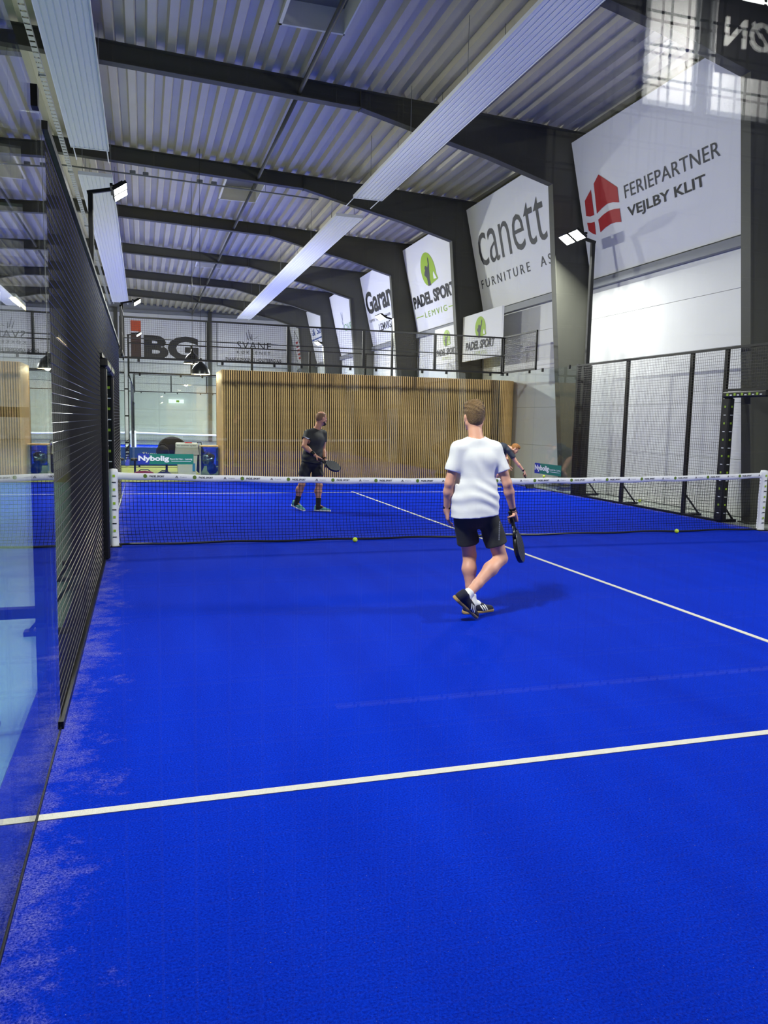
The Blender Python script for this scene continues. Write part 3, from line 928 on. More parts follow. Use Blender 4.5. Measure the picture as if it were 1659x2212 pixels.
# ------------------------------------------------------------------ nets
def net_top(x): return 0.835 + 0.085 * (x / 5.0) ** 2
def make_net(yc, label):
    e = empty('padel_net', (0, yc, 0), label, 'net')
    # cords
    m = MB()
    def cord(pts, r):
        vs_ = []; fs_ = []
        for i, p in enumerate(pts):
            d = Vector(pts[min(i + 1, len(pts) - 1)]) - Vector(pts[max(i - 1, 0)])
            d.normalize()
            s = Vector((0, 1, 0)); t = d.cross(s).normalized()
            for a, b in ((1, 0), (-0.5, 0.87), (-0.5, -0.87)):
                vs_.append(Vector(p) + s * (a * r) + t * (b * r))
        for i in range(len(pts) - 1):
            for k in range(3):
                j = (k + 1) % 3
                fs_.append((i * 3 + k, i * 3 + j, i * 3 + 3 + j, i * 3 + 3 + k))
        m.add(vs_, fs_)
    nx = 214
    def pt(u, w):
        """u across, w from band (0) to hem (1): the net hangs slack and bunches at the hem"""
        x = -4.88 + 9.76 * u
        zt_, zb = net_top(x) - 0.06, 0.03
        ww = w - 0.10 * w * w * w
        z = zt_ + (zb - zt_) * (ww / 0.90)
        return (x + 0.035 * w * w * math.sin(u * 23) * 0.6 + 0.03 * w ** 3, yc + 0.02 * math.sin(w * 2.6) * (1 + 0.5 * math.sin(u * 17)), z)
    nw = 18
    for i in range(nx + 1):
        cord([pt(i / nx, j / 9) for j in range(10)], 0.0028)
    for j in range(1, nw):
        cord([pt(i / 107, j / nw) for i in range(108)], 0.0028)
    o = m.build('net_cords', black, e)
    o['kind'] = 'stuff'
    # hem
    m = MB()
    m.tube([(x, yc + 0.012 * math.sin(x * 3), 0.022 + 0.006 * math.sin(x * 5)) for x in np.linspace(-4.88, 4.88, 60)], 0.016, 6)
    m.build('bottom_hem', mat('hem_vinyl', srgb(14, 15, 20), 0.3), e)
    # white top band, folded over the cable
    m = MB()
    xs = np.linspace(-4.93, 4.93, 80)
    prof = [(-0.007, -0.075), (-0.011, -0.03), (-0.008, 0.004), (0.0, 0.009), (0.008, 0.004), (0.011, -0.03), (0.007, -0.075)]
    vs_ = []
    for i, x in enumerate(xs):
        wob = 0.003 * math.sin(x * 7) + 0.004 * math.exp(-((x + 1.15) / 0.05) ** 2)
        for dy, dz in prof:
            vs_.append((x, yc + dy + 0.3 * wob, net_top(x) + dz + wob * (1 if dz > -0.05 else 2.2)))
    n = len(prof)
    fs_ = [(i * n + k, i * n + (k + 1) % n, (i + 1) * n + (k + 1) % n, (i + 1) * n + k) for i in range(len(xs) - 1) for k in range(n)]
    m.add(vs_, fs_, True)
    m.build('top_band', whitep, e)
    # band print
    dot, txt, grey = MB(), MB(), MB()
    fn = lambda a, b: Vector((a, yc - 0.0130, net_top(a) - 0.058 + b))
    x = -4.55
    while x < 4.6:
        flat(dot, fn, [(x + 0.024 * math.cos(t), 0.032 + 0.024 * math.sin(t)) for t in np.linspace(0, 2 * math.pi, 12, endpoint=False)])
        put_text(txt, fn, 'PADEL SPORT', x + 0.05, 0.02, 0.18, 0.024, bold=0.03, shear=0.15)
        flat(grey, fn, [(x + 0.36, 0.018), (x + 0.375, 0.018), (x + 0.385, 0.045), (x + 0.375, 0.045)])
        flat(grey, fn, [(x + 0.40, 0.018), (x + 0.385, 0.018), (x + 0.375, 0.045), (x + 0.385, 0.045)])
        put_text(grey, fn, 'Cupra', x + 0.42, 0.022, 0.08, 0.018)
        x += 0.60
    if yc == 0:
        dot.build('green_print', mat('ink_dark_green', srgb(95, 125, 35), 0.6, 0, 0), e)['kind'] = 'stuff'
        txt.build('club_print', inkk, e)['kind'] = 'stuff'
        grey.build('grey_print', mat('ink_mid_grey', srgb(120, 120, 125), 0.6, 0, 0), e)['kind'] = 'stuff'
    # sleeved posts
    for s in (-1, 1):
        xc = s * 4.93
        po = MB().lathe([(0.0, 0.0), (0.075, 0.0), (0.062, 0.03), (0.056, 0.2), (0.060, 0.5), (0.055, 0.8), (0.060, 0.93), (0.05, 0.965), (0.0, 0.97)], (xc, yc, 0.0), 14).build('net_post', whitep, e)
        if yc == 0:
            g, k_ = MB(), MB()
            for i in range(5):
                z = 0.12 + i * 0.17
                for mm, dz, h, wd in ((g, 0.07, 0.03, 0.03), (k_, 0.0, 0.012, 0.05)):
                    mm.add([(xc - wd / 2 - s * 0.01, yc - 0.0635, z + dz), (xc + wd / 2 - s * 0.01, yc - 0.0635, z + dz),
                            (xc + wd / 2 - s * 0.01, yc - 0.0635, z + dz + h), (xc - wd / 2 - s * 0.01, yc - 0.0635, z + dz + h)], [(0, 1, 2, 3)])
            g.build('green_print', inkg, po)['kind'] = 'stuff'
            k_.build('black_print', inkk, po)['kind'] = 'stuff'
        ba = MB().box(xc - 0.09, xc + 0.09, yc - 0.09, yc + 0.09, 0.0, 0.012).build('base_plate', black, e)
make_net(0.0, 'black padel net with white printed top band between the two players')
make_net(27.0, 'distant padel net with white band on the court beyond the lounge')

# ------------------------------------------------------------------ floodlight masts
def flood_mast(x, y, side, label, cat, h=5.75, heads=2, power=FLOOD_W, turn=0.0, light=True, wide=True, post=True, lname='flood_light'):
    e = empty('floodlight_mast', (x, y, 0), label, cat)
    if wide:
        MB().bbox(x - 0.10, x + 0.10, y - 0.09, y + 0.09, 0, 3.0, 0.01).build('mast_sleeve', black, e)
    if post:
        xp = side * 5.05
        MB().bbox(xp - 0.045, xp + 0.045, y - 0.045, y + 0.045, 0, 3.02, 0.006).build('fence_end_post', black, e)
        hw = 0.10 if wide else 0.045                     # half width of the mast where the fence is tied to it
        xm = x + side * hw
        for zz in (0.6, 1.6, 2.6):
            MB().box(min(xp + side * 0.04, x - side * (hw - 0.005)), max(xp + side * 0.04, x - side * (hw - 0.005)), y - 0.03, y + 0.03, zz, zz + 0.05).build('tie_bracket', black, e)
        MB().bar((xm - side * 0.01, y, 0.42), (xm + side * 0.32, y, 0.03), 0.025, 0.025).build('foot_brace', black, e)
        MB().box(min(xm, xm + side * 0.36), max(xm, xm + side * 0.36), y - 0.05, y + 0.05, -0.012, 0.03).build('foot_plate', black, e)
    MB().bbox(x - 0.045, x + 0.045, y - 0.045, y + 0.045, 3.0 if wide else 0, h, 0.01).build('mast', black, e)
    MB().box(x - 0.15, x + 0.15, y - 0.15, y + 0.15, -0.012, 0.015).build('base_plate', black, e)
    xi = x - side * 0.38
    MB().bar((x + side * 0.06, y, h), (xi, y, h + 0.10), 0.06, 0.06).build('arm', black, e)
    MB().bar((xi, y - 0.34, h + 0.10), (xi, y + 0.34, h + 0.10), 0.05, 0.05).build('crossbar', black, e)
    for i in range(heads):
        yy = y + ((i - 0.5) * 0.44 if heads == 2 else 0)
        # head: inclined box, lens facing inwards and down
        tilt = math.radians(34)
        d = Vector((-side * math.sin(tilt), 0.0, -math.cos(tilt)))     # beam
        d = (Matrix.Rotation(turn, 3, 'Z') @ d).normalized()
        sx = Vector((0, 1, 0)); sx = (Matrix.Rotation(turn, 3, 'Z') @ sx).normalized()
        sy = d.cross(sx).normalized()
        c = Vector((xi - side * 0.16, yy, h + 0.06))
        def slab(mm, c0, a, b, t0, t1):
            vs_ = [c0 + sx * (i_ * a) + sy * (j_ * b) + d * t for t in (t0, t1) for i_, j_ in ((-1, -1), (1, -1), (1, 1), (-1, 1))]
            mm.add(vs_, [(3, 2, 1, 0), (4, 5, 6, 7), (0, 1, 5, 4), (1, 2, 6, 5), (2, 3, 7, 6), (3, 0, 4, 7)])
        m = MB(); slab(m, c, 0.185, 0.145, -0.055, 0.0)
        for q in range(5):
            slab(m, c + sx * ((q - 2) * 0.06), 0.006, 0.10, -0.09, -0.055)
        hd = m.build('lamp_head', black, e)
        m = MB(); slab(m, c, 0.17, 0.13, 0.001, 0.006)
        m.build('lens', lamp_em, hd)
        m = MB(); m.bar(Vector((xi, yy, h + 0.10)), c - d * 0.06, 0.03, 0.05)
        m.build('yoke', black, hd)
        if light:
            la = bpy.data.lights.new('flood', 'AREA')
            la.shape = 'RECTANGLE'; la.size = 0.30; la.size_y = 0.22
            la.energy = power
            la.spread = math.radians(FLOOD_SPREAD)
            la.color = (1.0, 0.975, 0.93)
            lo = bpy.data.objects.new(lname if not lname.endswith('_offscreen') else lname.replace('#', 'ab'[i]), la)
            COL.objects.link(lo)
            lo.parent = hd
            p = c + d * 0.02 - worg(hd)
            lo.matrix_local = Matrix.Translation(p) @ d.to_track_quat('-Z', 'Y').to_matrix().to_4x4()
    return e
for y, wh in ((6.0, 'beyond the net'), (-6.0, 'before the net')):
    # the pair before the net stands outside the picture: the players' shadows show it
    flood_mast(5.25, y, 1, 'black mast with two bright floodlights, match court hall wall side %s' % wh, 'floodlight', lname='flood_light' if y > 0 else 'flood_hall_wall_mast_#_offscreen')
    flood_mast(-5.45, y, -1, 'black mast with two bright floodlights, match court aisle side %s' % wh, 'floodlight', lname='flood_light' if y > 0 else 'flood_aisle_mast_#_offscreen')
for y, wh in ((21.0, 'lounge half'), (33.0, 'end wall half')):
    flood_mast(5.25, y, 1, 'distant floodlight mast of far court, hall wall side, %s' % wh, 'floodlight', power=FLOOD_W * 3.0, wide=False)
    flood_mast(-5.25, y, -1, 'distant floodlight mast of far court, aisle side, %s' % wh, 'floodlight', power=FLOOD_W * 3.0, wide=False)
# ================================================================== LOUNGE BETWEEN THE COURTS
ow = empty('slat_wall', (1.4, 10.75, 0), 'curved lounge wall clad in vertical oak slats on black felt', 'wall')
path = []
WY, RC = 10.75, 0.62
x = -2.52
while x < 5.30:
    path.append((x, WY, 0.0)); x += 0.0575
n = 17
for i in range(n + 1):
    a = i / n * math.pi / 2
    path.append((5.32 + RC * math.sin(a), WY + RC * (1 - math.cos(a)), a))
slat_me = MB().bbox(-0.0145, 0.0145, -0.036, 0.0, 0.02, 2.87, 0.003).mesh('slat')
for (x, y, a) in path:
    o = link_mesh('slat', slat_me, woodm, ow, (x - 1.4, y - 10.75, 0))
    o.rotation_euler = (0, 0, a)
m = MB()
bp = [(-2.55, WY), (5.32, WY)] + [(5.32 + RC * math.sin(i / 10 * math.pi / 2), WY + RC * (1 - math.cos(i / 10 * math.pi / 2))) for i in range(1, 11)]
vs_ = []
for x, y in bp:
    vs_ += [(x, y + 0.002, 0.0), (x, y + 0.002, 2.86)]
m.add(vs_, [(2 * i, 2 * i + 2, 2 * i + 3, 2 * i + 1) for i in range(len(bp) - 1)], True)
m.build('felt_backing', felt, ow)
MB().bbox(-2.60, -2.55, WY - 0.02, WY + 1.6, 0.0, 2.87, 0.004).build('end_board', woodm, ow)
MB().box(-2.6, 5.3, WY + 0.01, WY + 0.1, 2.80, 2.86).build('core', felt, ow)
MB().bbox(-2.6, 5.2, WY + 1.5, WY + 1.6, 0.0, 2.85, 0.01).build('rear_board', woodm, ow)

def padel_sign(x, y0, y1, z0, z1, label):
    """club sign on a light frame, facing into the hall"""
    e = empty('club_sign', (x, (y0 + y1) / 2, z0), label, 'banner')
    MB().bbox(x, x + 0.07, y0, y1, z0, z1, 0.006).build('sign_box', bannerw, e)
    wd = y1 - y0; ht = z1 - z0
    fn = lambda s, t: Vector((x - 0.006, y1 - s, z0 + t))
    g, d, p = MB(), MB(), MB()
    padel_logo(g, d, p, fn, wd * 0.34, ht * 0.46, wd * 0.30, ht * 0.45)
    g.build('drop_emblem', inkg, e)
    dd = MB(); dd.add([Vector(v) - Vector((0.003, 0, 0)) for v in d.v], d.f); dd.build('player_silhouette', inkd, e)
    pp = MB(); pp.add([Vector(v) - Vector((0.003, 0, 0)) for v in p.v], p.f); pp.build('emblem_notch', inkw, e)
    m = MB(); put_text(m, fn, 'PADEL SPORT', wd * 0.10, ht * 0.22, wd * 0.76, ht * 0.19, bold=0.045, shear=0.12); build_letters(m, inkk, e)
    m = MB(); put_text(m, fn, 'LEMVIG', wd * 0.34, ht * 0.10, wd * 0.32, ht * 0.08, space=1.4); build_letters(m, mat('ink_faint_green', srgb(190, 205, 130), 0.6, 0, 0), e)
    m = MB()
    for yy in (y0 + 0.2, y1 - 0.2):
        m.box(x + 0.07, XW + 0.01, yy - 0.02, yy + 0.02, z0 + 0.3, z0 + 0.34)
    m.build('bracket', girtm, e)
    return e
padel_sign(5.2, 10.55, 13.4, 3.55, 4.95, 'white box sign with green drop emblem hung over the curved slat wall end')
padel_sign(5.3, 13.8, 16.2, 3.62, 4.85, 'white box sign with green drop emblem, half hidden behind the other sign')

# stickers on the glass
def sticker(fn, label, loc):
    e = empty('glass_sticker', loc, label, 'sticker')
    navy = mat('ink_royal_blue', srgb(28, 50, 160), 0.5, 0, 0); teal = mat('ink_teal', srgb(20, 120, 100), 0.5, 0, 0)
    m = MB(); flat(m, lambda a, b: fn(a, b, 0.0), [(0, 0), (0.28, 0), (0.28, 0.26), (0, 0.26)]); m.build('blue_field', navy, e)
    m = MB(); flat(m, lambda a, b: fn(a, b, 0.0), [(0.28, 0), (1.34, 0), (1.34, 0.26), (0.28, 0.26)]); m.build('green_field', teal, e)
    m = MB(); put_text(m, lambda a, b: fn(a, b, 0.003), 'Nybolig', 0.02, 0.045, 0.73, 0.17, bold=0.04)
    put_text(m, lambda a, b: fn(a, b, 0.003), 'Fjord & Hav - Lemvig', 0.77, 0.10, 0.54, 0.055, bold=0.01)
    flat(m, lambda a, b: fn(a, b, 0.003), [(0.80, 0.075), (1.28, 0.075), (1.28, 0.083), (0.80, 0.083)])
    build_letters(m, inkw, e)
sticker(lambda a, b, d: Vector((-4.71 + a, 9.992 - d, 0.445 + b)), 'blue and green estate agent sticker on the back glass before the white bin', (-4.04, 9.99, 0.445))
sticker(lambda a, b, d: Vector((4.992 - d, 7.83 - a, 0.39 + b)), 'blue and green estate agent sticker on the side glass by the floodlight mast', (4.99, 7.2, 0.39))

# pendant lamps
lampk = mat('black_enamel', srgb(20, 20, 22), 0.3)
def pendant(x, y, z, r, label):
    e = empty('pendant_lamp', (x, y, z), label, 'lamp')
    MB().lathe([(r, 0.0), (r * 0.98, 0.05), (r * 0.86, 0.15), (r * 0.60, 0.26), (r * 0.28, 0.32), (0.05, 0.36), (0.035, 0.45), (0.0, 0.46)], (x, y, z), 28).build('shade', lampk, e)
    MB().lathe([(r * 0.97, 0.005), (r * 0.84, 0.14), (r * 0.58, 0.245), (0.0, 0.30)], (x, y, z), 28).build('shade_lining', mat('lamp_lining', (0.8, 0.7, 0.5, 1), 0.5, 0, 0), e)
    MB().lathe([(0.0, 0.05), (0.06, 0.07), (0.075, 0.13), (0.04, 0.2), (0.0, 0.22)], (x, y, z), 14).build('bulb', warm_em, e)
    MB().tube([(x, y, z + 0.45), (x, y, zt(x) + 0.125)], 0.006, 5).build('cord', lampk, e)
    la = bpy.data.lights.new('pendant', 'POINT'); la.energy = 90; la.color = (1, 0.8, 0.52); la.shadow_soft_size = 0.07
    lo = bpy.data.objects.new('pendant_light', la); COL.objects.link(lo); lo.parent = e; lo.location = (0, 0, 0.02)
pendant(-2.98, 13.0, 2.84, 0.27, 'black dome pendant lamp with warm rim, lower of the pair before the letter banner')
pendant(-3.05, 15.6, 3.30, 0.27, 'black dome pendant lamp, higher and farther of the pair before the letter banner')
def linear_lamp(x, y0, y1, z, label, pw=LOUNGE_W):
    """warm linear pendant along Y"""
    e = empty('linear_pendant', (x, (y0 + y1) / 2, z), label, 'lamp')
    MB().bbox(x - 0.05, x + 0.05, y0, y1, z, z + 0.07, 0.006).build('housing', heatw, e)
    MB().bbox(x - 0.042, x + 0.042, y0 + 0.02, y1 - 0.02, z - 0.02, z - 0.001, 0.006).build('diffuser', warm_em, e)
    for y in (y0 + 0.2, y1 - 0.2):
        MB().tube([(x, y, z + 0.07), (x, y, zt(x) + 0.01)], 0.005, 5).build('wire', girtm, e)
    la = bpy.data.lights.new('linear', 'AREA'); la.shape = 'RECTANGLE'; la.size = 0.08; la.size_y = y1 - y0; la.energy = pw; la.color = (1, 0.84, 0.6)
    lo = bpy.data.objects.new('linear_light', la); COL.objects.link(lo); lo.parent = e; lo.location = (0, 0, -0.03)
linear_lamp(-7.0, 7.2, 10.5, 3.92, 'warm white linear pendant hanging over the lounge aisle')
linear_lamp(-7.0, 15.5, 18.9, 3.92, 'warm white linear pendant in the same row, seen through the side mesh')

# lamp hanging before the lettered sign on the front wall; the photograph shows it mirrored in the near glass
e = empty('linear_pendant', (1.65, YN + 1.0, 6.16), 'short linear pendant hanging before the black lettered sign', 'lamp')
MB().bbox(1.30, 2.00, YN + 0.95, YN + 1.05, 6.18, 6.25, 0.006).build('housing', heatw, e)
MB().bbox(1.32, 1.98, YN + 0.958, YN + 1.042, 6.16, 6.179, 0.006).build('diffuser', lamp_em, e)
for xx in (1.4, 1.9):
    MB().tube([(xx, YN + 1.0, 6.25), (xx, YN + 1.0, zt(xx) + 0.125)], 0.005, 5).build('wire', girtm, e)
la = bpy.data.lights.new('sign_lamp', 'AREA'); la.shape = 'RECTANGLE'; la.size = 0.64; la.size_y = 0.07; la.energy = SIGN_W; la.color = (1, 0.97, 0.9)
lo = bpy.data.objects.new('sign_lamp_front_wall_offscreen', la); COL.objects.link(lo); lo.parent = e
lo.location = (0, -0.03, -0.02)
lo.rotation_euler = Vector((0, -0.75, -0.66)).to_track_quat('-Z', 'Y').to_euler()

# reception boards left of the aisle
rb = empty('reception_partition', (-8.6, 1.0, 0), 'brown boarded reception partition behind the dark side mesh', 'partition')
brown = mat('brown_board', srgb(112, 78, 48), 0.6, 0, 0.25, 5)
bm_ = MB().bbox(-0.03, 0.03, 0.004, 0.196, 0, 4.3, 0.004).mesh('board')
for i in range(60):
    link_mesh('board', bm_, brown, rb, (0, -4.0 - 1.0 + i * 0.2, 0))

# waste bin
b = empty('waste_bin', (-3.40, 12.6, 0), 'tall white waste bin with overhanging liner beside the slat wall end', 'bin')
binw = mat('white_plastic', (0.78, 0.8, 0.8, 1), 0.45, 0, 0.04)
def frustum(x0, x1, y0, y1, z0, X0, X1, Y0_, Y1_, z1):
    m = MB()
    m.add([(x0, y0, z0), (x1, y0, z0), (x1, y1, z0), (x0, y1, z0), (X0, Y0_, z1), (X1, Y0_, z1), (X1, Y1_, z1), (X0, Y1_, z1)],
          [(3, 2, 1, 0), (4, 5, 6, 7), (0, 1, 5, 4), (1, 2, 6, 5), (2, 3, 7, 6), (3, 0, 4, 7)])
    return m
frustum(-3.64, -3.16, 12.38, 12.82, 0, -3.68, -3.12, 12.34, 12.86, 0.62).build('body', binw, b)
frustum(-3.72, -3.08, 12.31, 12.89, 0.58, -3.70, -3.10, 12.32, 12.88, 0.76).build('liner', mat('bin_liner', srgb(190, 188, 178), 0.4, 0, 0.1, 12, 0.5, 20), b)
MB().bbox(-3.70, -3.10, 12.32, 12.88, 0.76, 0.90, 0.02).build('lid', binw, b)
m = MB(); put_text(m, lambda a, c: Vector((a, 12.317, c)), 'Kun plastflasker og dåser', -3.67, 0.81, 0.52, 0.045, bold=0.01); m.build('lettering', inkk, b)
MB().bbox(-3.26, -3.19, 12.35, 12.37, 0.12, 0.34, 0.004).build('blue_mark', mat('blue_print', srgb(60, 150, 210), 0.5, 0, 0), b)
MB().bbox(-3.46, -3.26, 12.4, 12.6, 0.901, 0.925, 0.008).build('red_tray', inkr, b)
# clear storage box with foil bags
sb = empty('clear_storage_box', (-2.85, 11.6, 0), 'clear acrylic box holding crumpled foil against the slat wall end', 'box')
acr = glass_mat('acrylic', (0.72, 0.78, 0.78, 1), 0.06)
for x0, x1, y0, y1 in ((-3.10, -2.64, 11.30, 11.31), (-3.10, -2.64, 11.90, 11.91), (-3.10, -3.09, 11.30, 11.91), (-2.65, -2.64, 11.30, 11.91)):
    MB().box(x0, x1, y0, y1, 0.02, 0.86).build('acrylic_side', acr, sb)
MB().bbox(-3.11, -2.63, 11.29, 11.92, 0.84, 0.87, 0.005).build('lid', woodm, sb)
MB().bbox(-3.11, -2.63, 11.29, 11.92, 0.0, 0.03, 0.005).build('base', felt, sb)
foil = mat('crumpled_foil', (0.65, 0.68, 0.72, 1), 0.15, 1.0, 0.2, 20, 1.0, 25)
def blob(c, r, seed, amp=0.18, n=14):
    rnd = random.Random(seed)
    ph = [rnd.uniform(0, 6) for _ in range(6)]
    m = MB(); vs_ = []; fs_ = []
    for i in range(n + 1):
        th = math.pi * i / n
        for k in range(2 * n):
            a = math.pi * k / n
            f = 1 + amp * (math.sin(3 * a + ph[0] + 2 * th) + 0.6 * math.sin(5 * th + ph[1] + a * 2) + 0.4 * math.sin(7 * a + ph[2])) * math.sin(th)
            vs_.append((c[0] + r[0] * f * math.sin(th) * math.cos(a), c[1] + r[1] * f * math.sin(th) * math.sin(a), c[2] + r[2] * f * math.cos(th)))
    for i in range(n):
        for k in range(2 * n):
            j = (k + 1) % (2 * n)
            fs_.append((i * 2 * n + k, i * 2 * n + j, (i + 1) * 2 * n + j, (i + 1) * 2 * n + k))
    return m.add(vs_, fs_, True)
blob((-2.87, 11.6, 0.50), (0.16, 0.2, 0.16), 3).build('foil_bundle', foil, sb)
blob((-2.80, 11.55, 0.24), (0.13, 0.17, 0.15), 5).build('blue_bundle', mat('blue_bag', srgb(40, 80, 150), 0.3), sb)
# chair with rounded back
dk = mat('dark_fabric', srgb(38, 36, 36), 0.9, 0, 0.15, 20, 0.3, 120)
ch = empty('lounge_chair', (-3.75, 13.6, 0), 'dark rounded lounge chair behind the white bin', 'chair')
m = MB()
for i in range(13):
    a0 = math.pi * (0.0 + i / 12)
pts_o = [(-3.75 + 0.42 * math.cos(a), 13.6 + 0.40 * math.sin(a)) for a in np.linspace(-0.2, math.pi + 0.2, 18)]
pts_i = [(-3.75 + 0.34 * math.cos(a), 13.6 + 0.32 * math.sin(a)) for a in np.linspace(-0.2, math.pi + 0.2, 18)]
hts = [0.62 + 0.42 * math.sin((i / 17) * math.pi) for i in range(18)]
vs_ = []
for (xo, yo), (xi_, yi), h in zip(pts_o, pts_i, hts):
    vs_ += [(xo, yo, 0.3), (xo, yo, h), (xi_, yi, h), (xi_, yi, 0.3)]
m.add(vs_, [(4 * i + k, 4 * i + (k + 1) % 4, 4 * i + 4 + (k + 1) % 4, 4 * i + 4 + k) for i in range(17) for k in range(4)] + [(3, 2, 1, 0), (68, 69, 70, 71)], True)
m.build('backrest', dk, ch)
MB().lathe([(0.0, 0.30), (0.36, 0.30), (0.37, 0.40), (0.33, 0.46), (0.0, 0.47)], (-3.75, 13.6, 0), 24).build('seat', dk, ch)
for a in (0.8, 2.3, 3.9, 5.5):
    MB().tube([(-3.75 + 0.22 * math.cos(a), 13.6 + 0.22 * math.sin(a), 0.31), (-3.75 + 0.30 * math.cos(a), 13.6 + 0.30 * math.sin(a), -0.003)], 0.016, 8).build('leg', black, ch)
# sports bags
def bag(c, r, m_, label, seed, strap=True):
    e = empty('sports_bag', (c[0], c[1], 0), label, 'bag')
    blob((c[0], c[1], c[2]), r, seed, 0.05).build('bag_body', m_, e)
    if strap:
        MB().tube([(c[0] - r[0] * 0.6, c[1], c[2] + r[2] * 0.7), (c[0] - r[0] * 0.3, c[1], c[2] + r[2] * 1.25), (c[0] + r[0] * 0.3, c[1], c[2] + r[2] * 1.25), (c[0] + r[0] * 0.6, c[1], c[2] + r[2] * 0.7)], 0.012, 6).build('strap', black, e)
    return e
navy_f = mat('navy_fabric', srgb(22, 28, 52), 0.85, 0, 0.15, 20)
redf = mat('red_fabric', srgb(120, 25, 25), 0.6, 0, 0.15, 20)
# bench with bags on it
be = empty('bench', (-4.35, 12.6, 0), 'low dark bench carrying a black bag in the lounge', 'bench')
MB().bbox(-4.9, -3.85, 12.35, 12.85, 0.40, 0.46, 0.01).build('seat', dk, be)
for x in (-4.8, -3.95):
    for y in (12.42, 12.78):
        MB().bbox(x - 0.025, x + 0.025, y - 0.025, y + 0.025, -0.003, 0.40, 0.004).build('leg', black, be)
bag((-4.05, 12.6, 0.64), (0.18, 0.2, 0.18), dk, 'black sports bag on the low bench', 11)
bag((-4.55, 11.2, 0.10), (0.28, 0.15, 0.11), redf, 'flat red racket bag lying on the lime carpet', 12)
bag((-4.05, 11.3, 0.09), (0.2, 0.15, 0.09), navy_f, 'small navy bag lying on the lime carpet', 13)
bag((-3.0, 13.4, 0.40), (0.16, 0.18, 0.40), navy_f, 'upright navy racket bag between the bin and the acrylic box', 14)
# blue advertising mat board at the far court and its letters
ab = empty('blue_board', (-4.2, 16.4, 0), 'low blue advertising board standing before the far court glass', 'sign')
blue = mat('board_blue', srgb(30, 80, 190), 0.5, 0, 0.06)
MB().bbox(-5.0, -2.7, 16.38, 16.44, 0.05, 0.62, 0.006).build('board', blue, ab)
for x in (-4.7, -3.0):
    MB().bbox(x - 0.03, x + 0.03, 16.3, 16.52, -0.003, 0.05, 0.005).build('foot', black, ab)
m = MB(); put_text(m, lambda a, c: Vector((a, 16.372, c)), 'Skovgaard', -4.6, 0.34, 0.95, 0.13); m.build('lettering', inkw, ab)
# hazard post
hz = empty('hazard_post', (-5.35, 11.6, 0), 'slim post wrapped in black and yellow stripes by the far glass corner', 'post')
yel = mat('hazard_yellow', srgb(215, 215, 60), 0.5, 0, 0)
for i in range(12):
    MB().bbox(-5.41, -5.29, 11.54, 11.66, i * 0.1 - 0.003, i * 0.1 + 0.1 - 0.003, 0.004).build('stripe', yel if i % 2 else black, hz)
# exit sign
ex = empty('exit_sign', (-2.3, 37.6, 2.4), 'small lit green and white exit sign above the far court', 'sign')
MB().bbox(-2.9, -1.9, YF - 0.12, YF - 0.03, 2.55, 2.8, 0.01).build('box', mat('exit_white', (0.9, 0.95, 0.9, 1), 0.5, 0, 0, emit=(0.85, 1, 0.9, 1), es=1.2), ex)
MB().bbox(-2.4, -2.2, YF - 0.13, YF - 0.12, 2.6, 2.75, 0.003).build('pictogram', inkg, ex)

# ================================================================== BALLS
ballm = mat('ball_felt', srgb(205, 230, 40), 0.9, 0, 0.1, 40, 0.4, 300)
def ball(x, y, z, label):
    e = empty('padel_ball', (x, y, z - 0.033), label, 'ball')
    m = MB()
    prof = [(0.033 * math.sin(t), -0.033 * math.cos(t)) for t in np.linspace(0, math.pi, 11)]
    m.lathe(prof, (x, y, z), 16)
    m.build('felt', ballm, e)
    pts = []
    for t in np.linspace(0, 2 * math.pi, 33):
        v = Vector((math.cos(t), math.sin(t), 0.62 * math.sin(2 * t))).normalized() * 0.0331
        pts.append((x + v.x, y + v.y, z + v.z))
    MB().tube(pts, 0.0011, 4, caps=False).build('seam', inkw, e)
ball(-1.87, -0.16, 0.034, 'yellow padel ball lying at the foot of the net between the players')
ball(3.27, -0.10, 0.034, 'yellow padel ball at the net foot towards the hall wall post')
ball(5.74, 4.38, 0.022, 'yellow padel ball outside the mesh by the white hall wall')
ball(4.5, 6.42, 0.40, 'yellow padel ball in the air just above the net band')
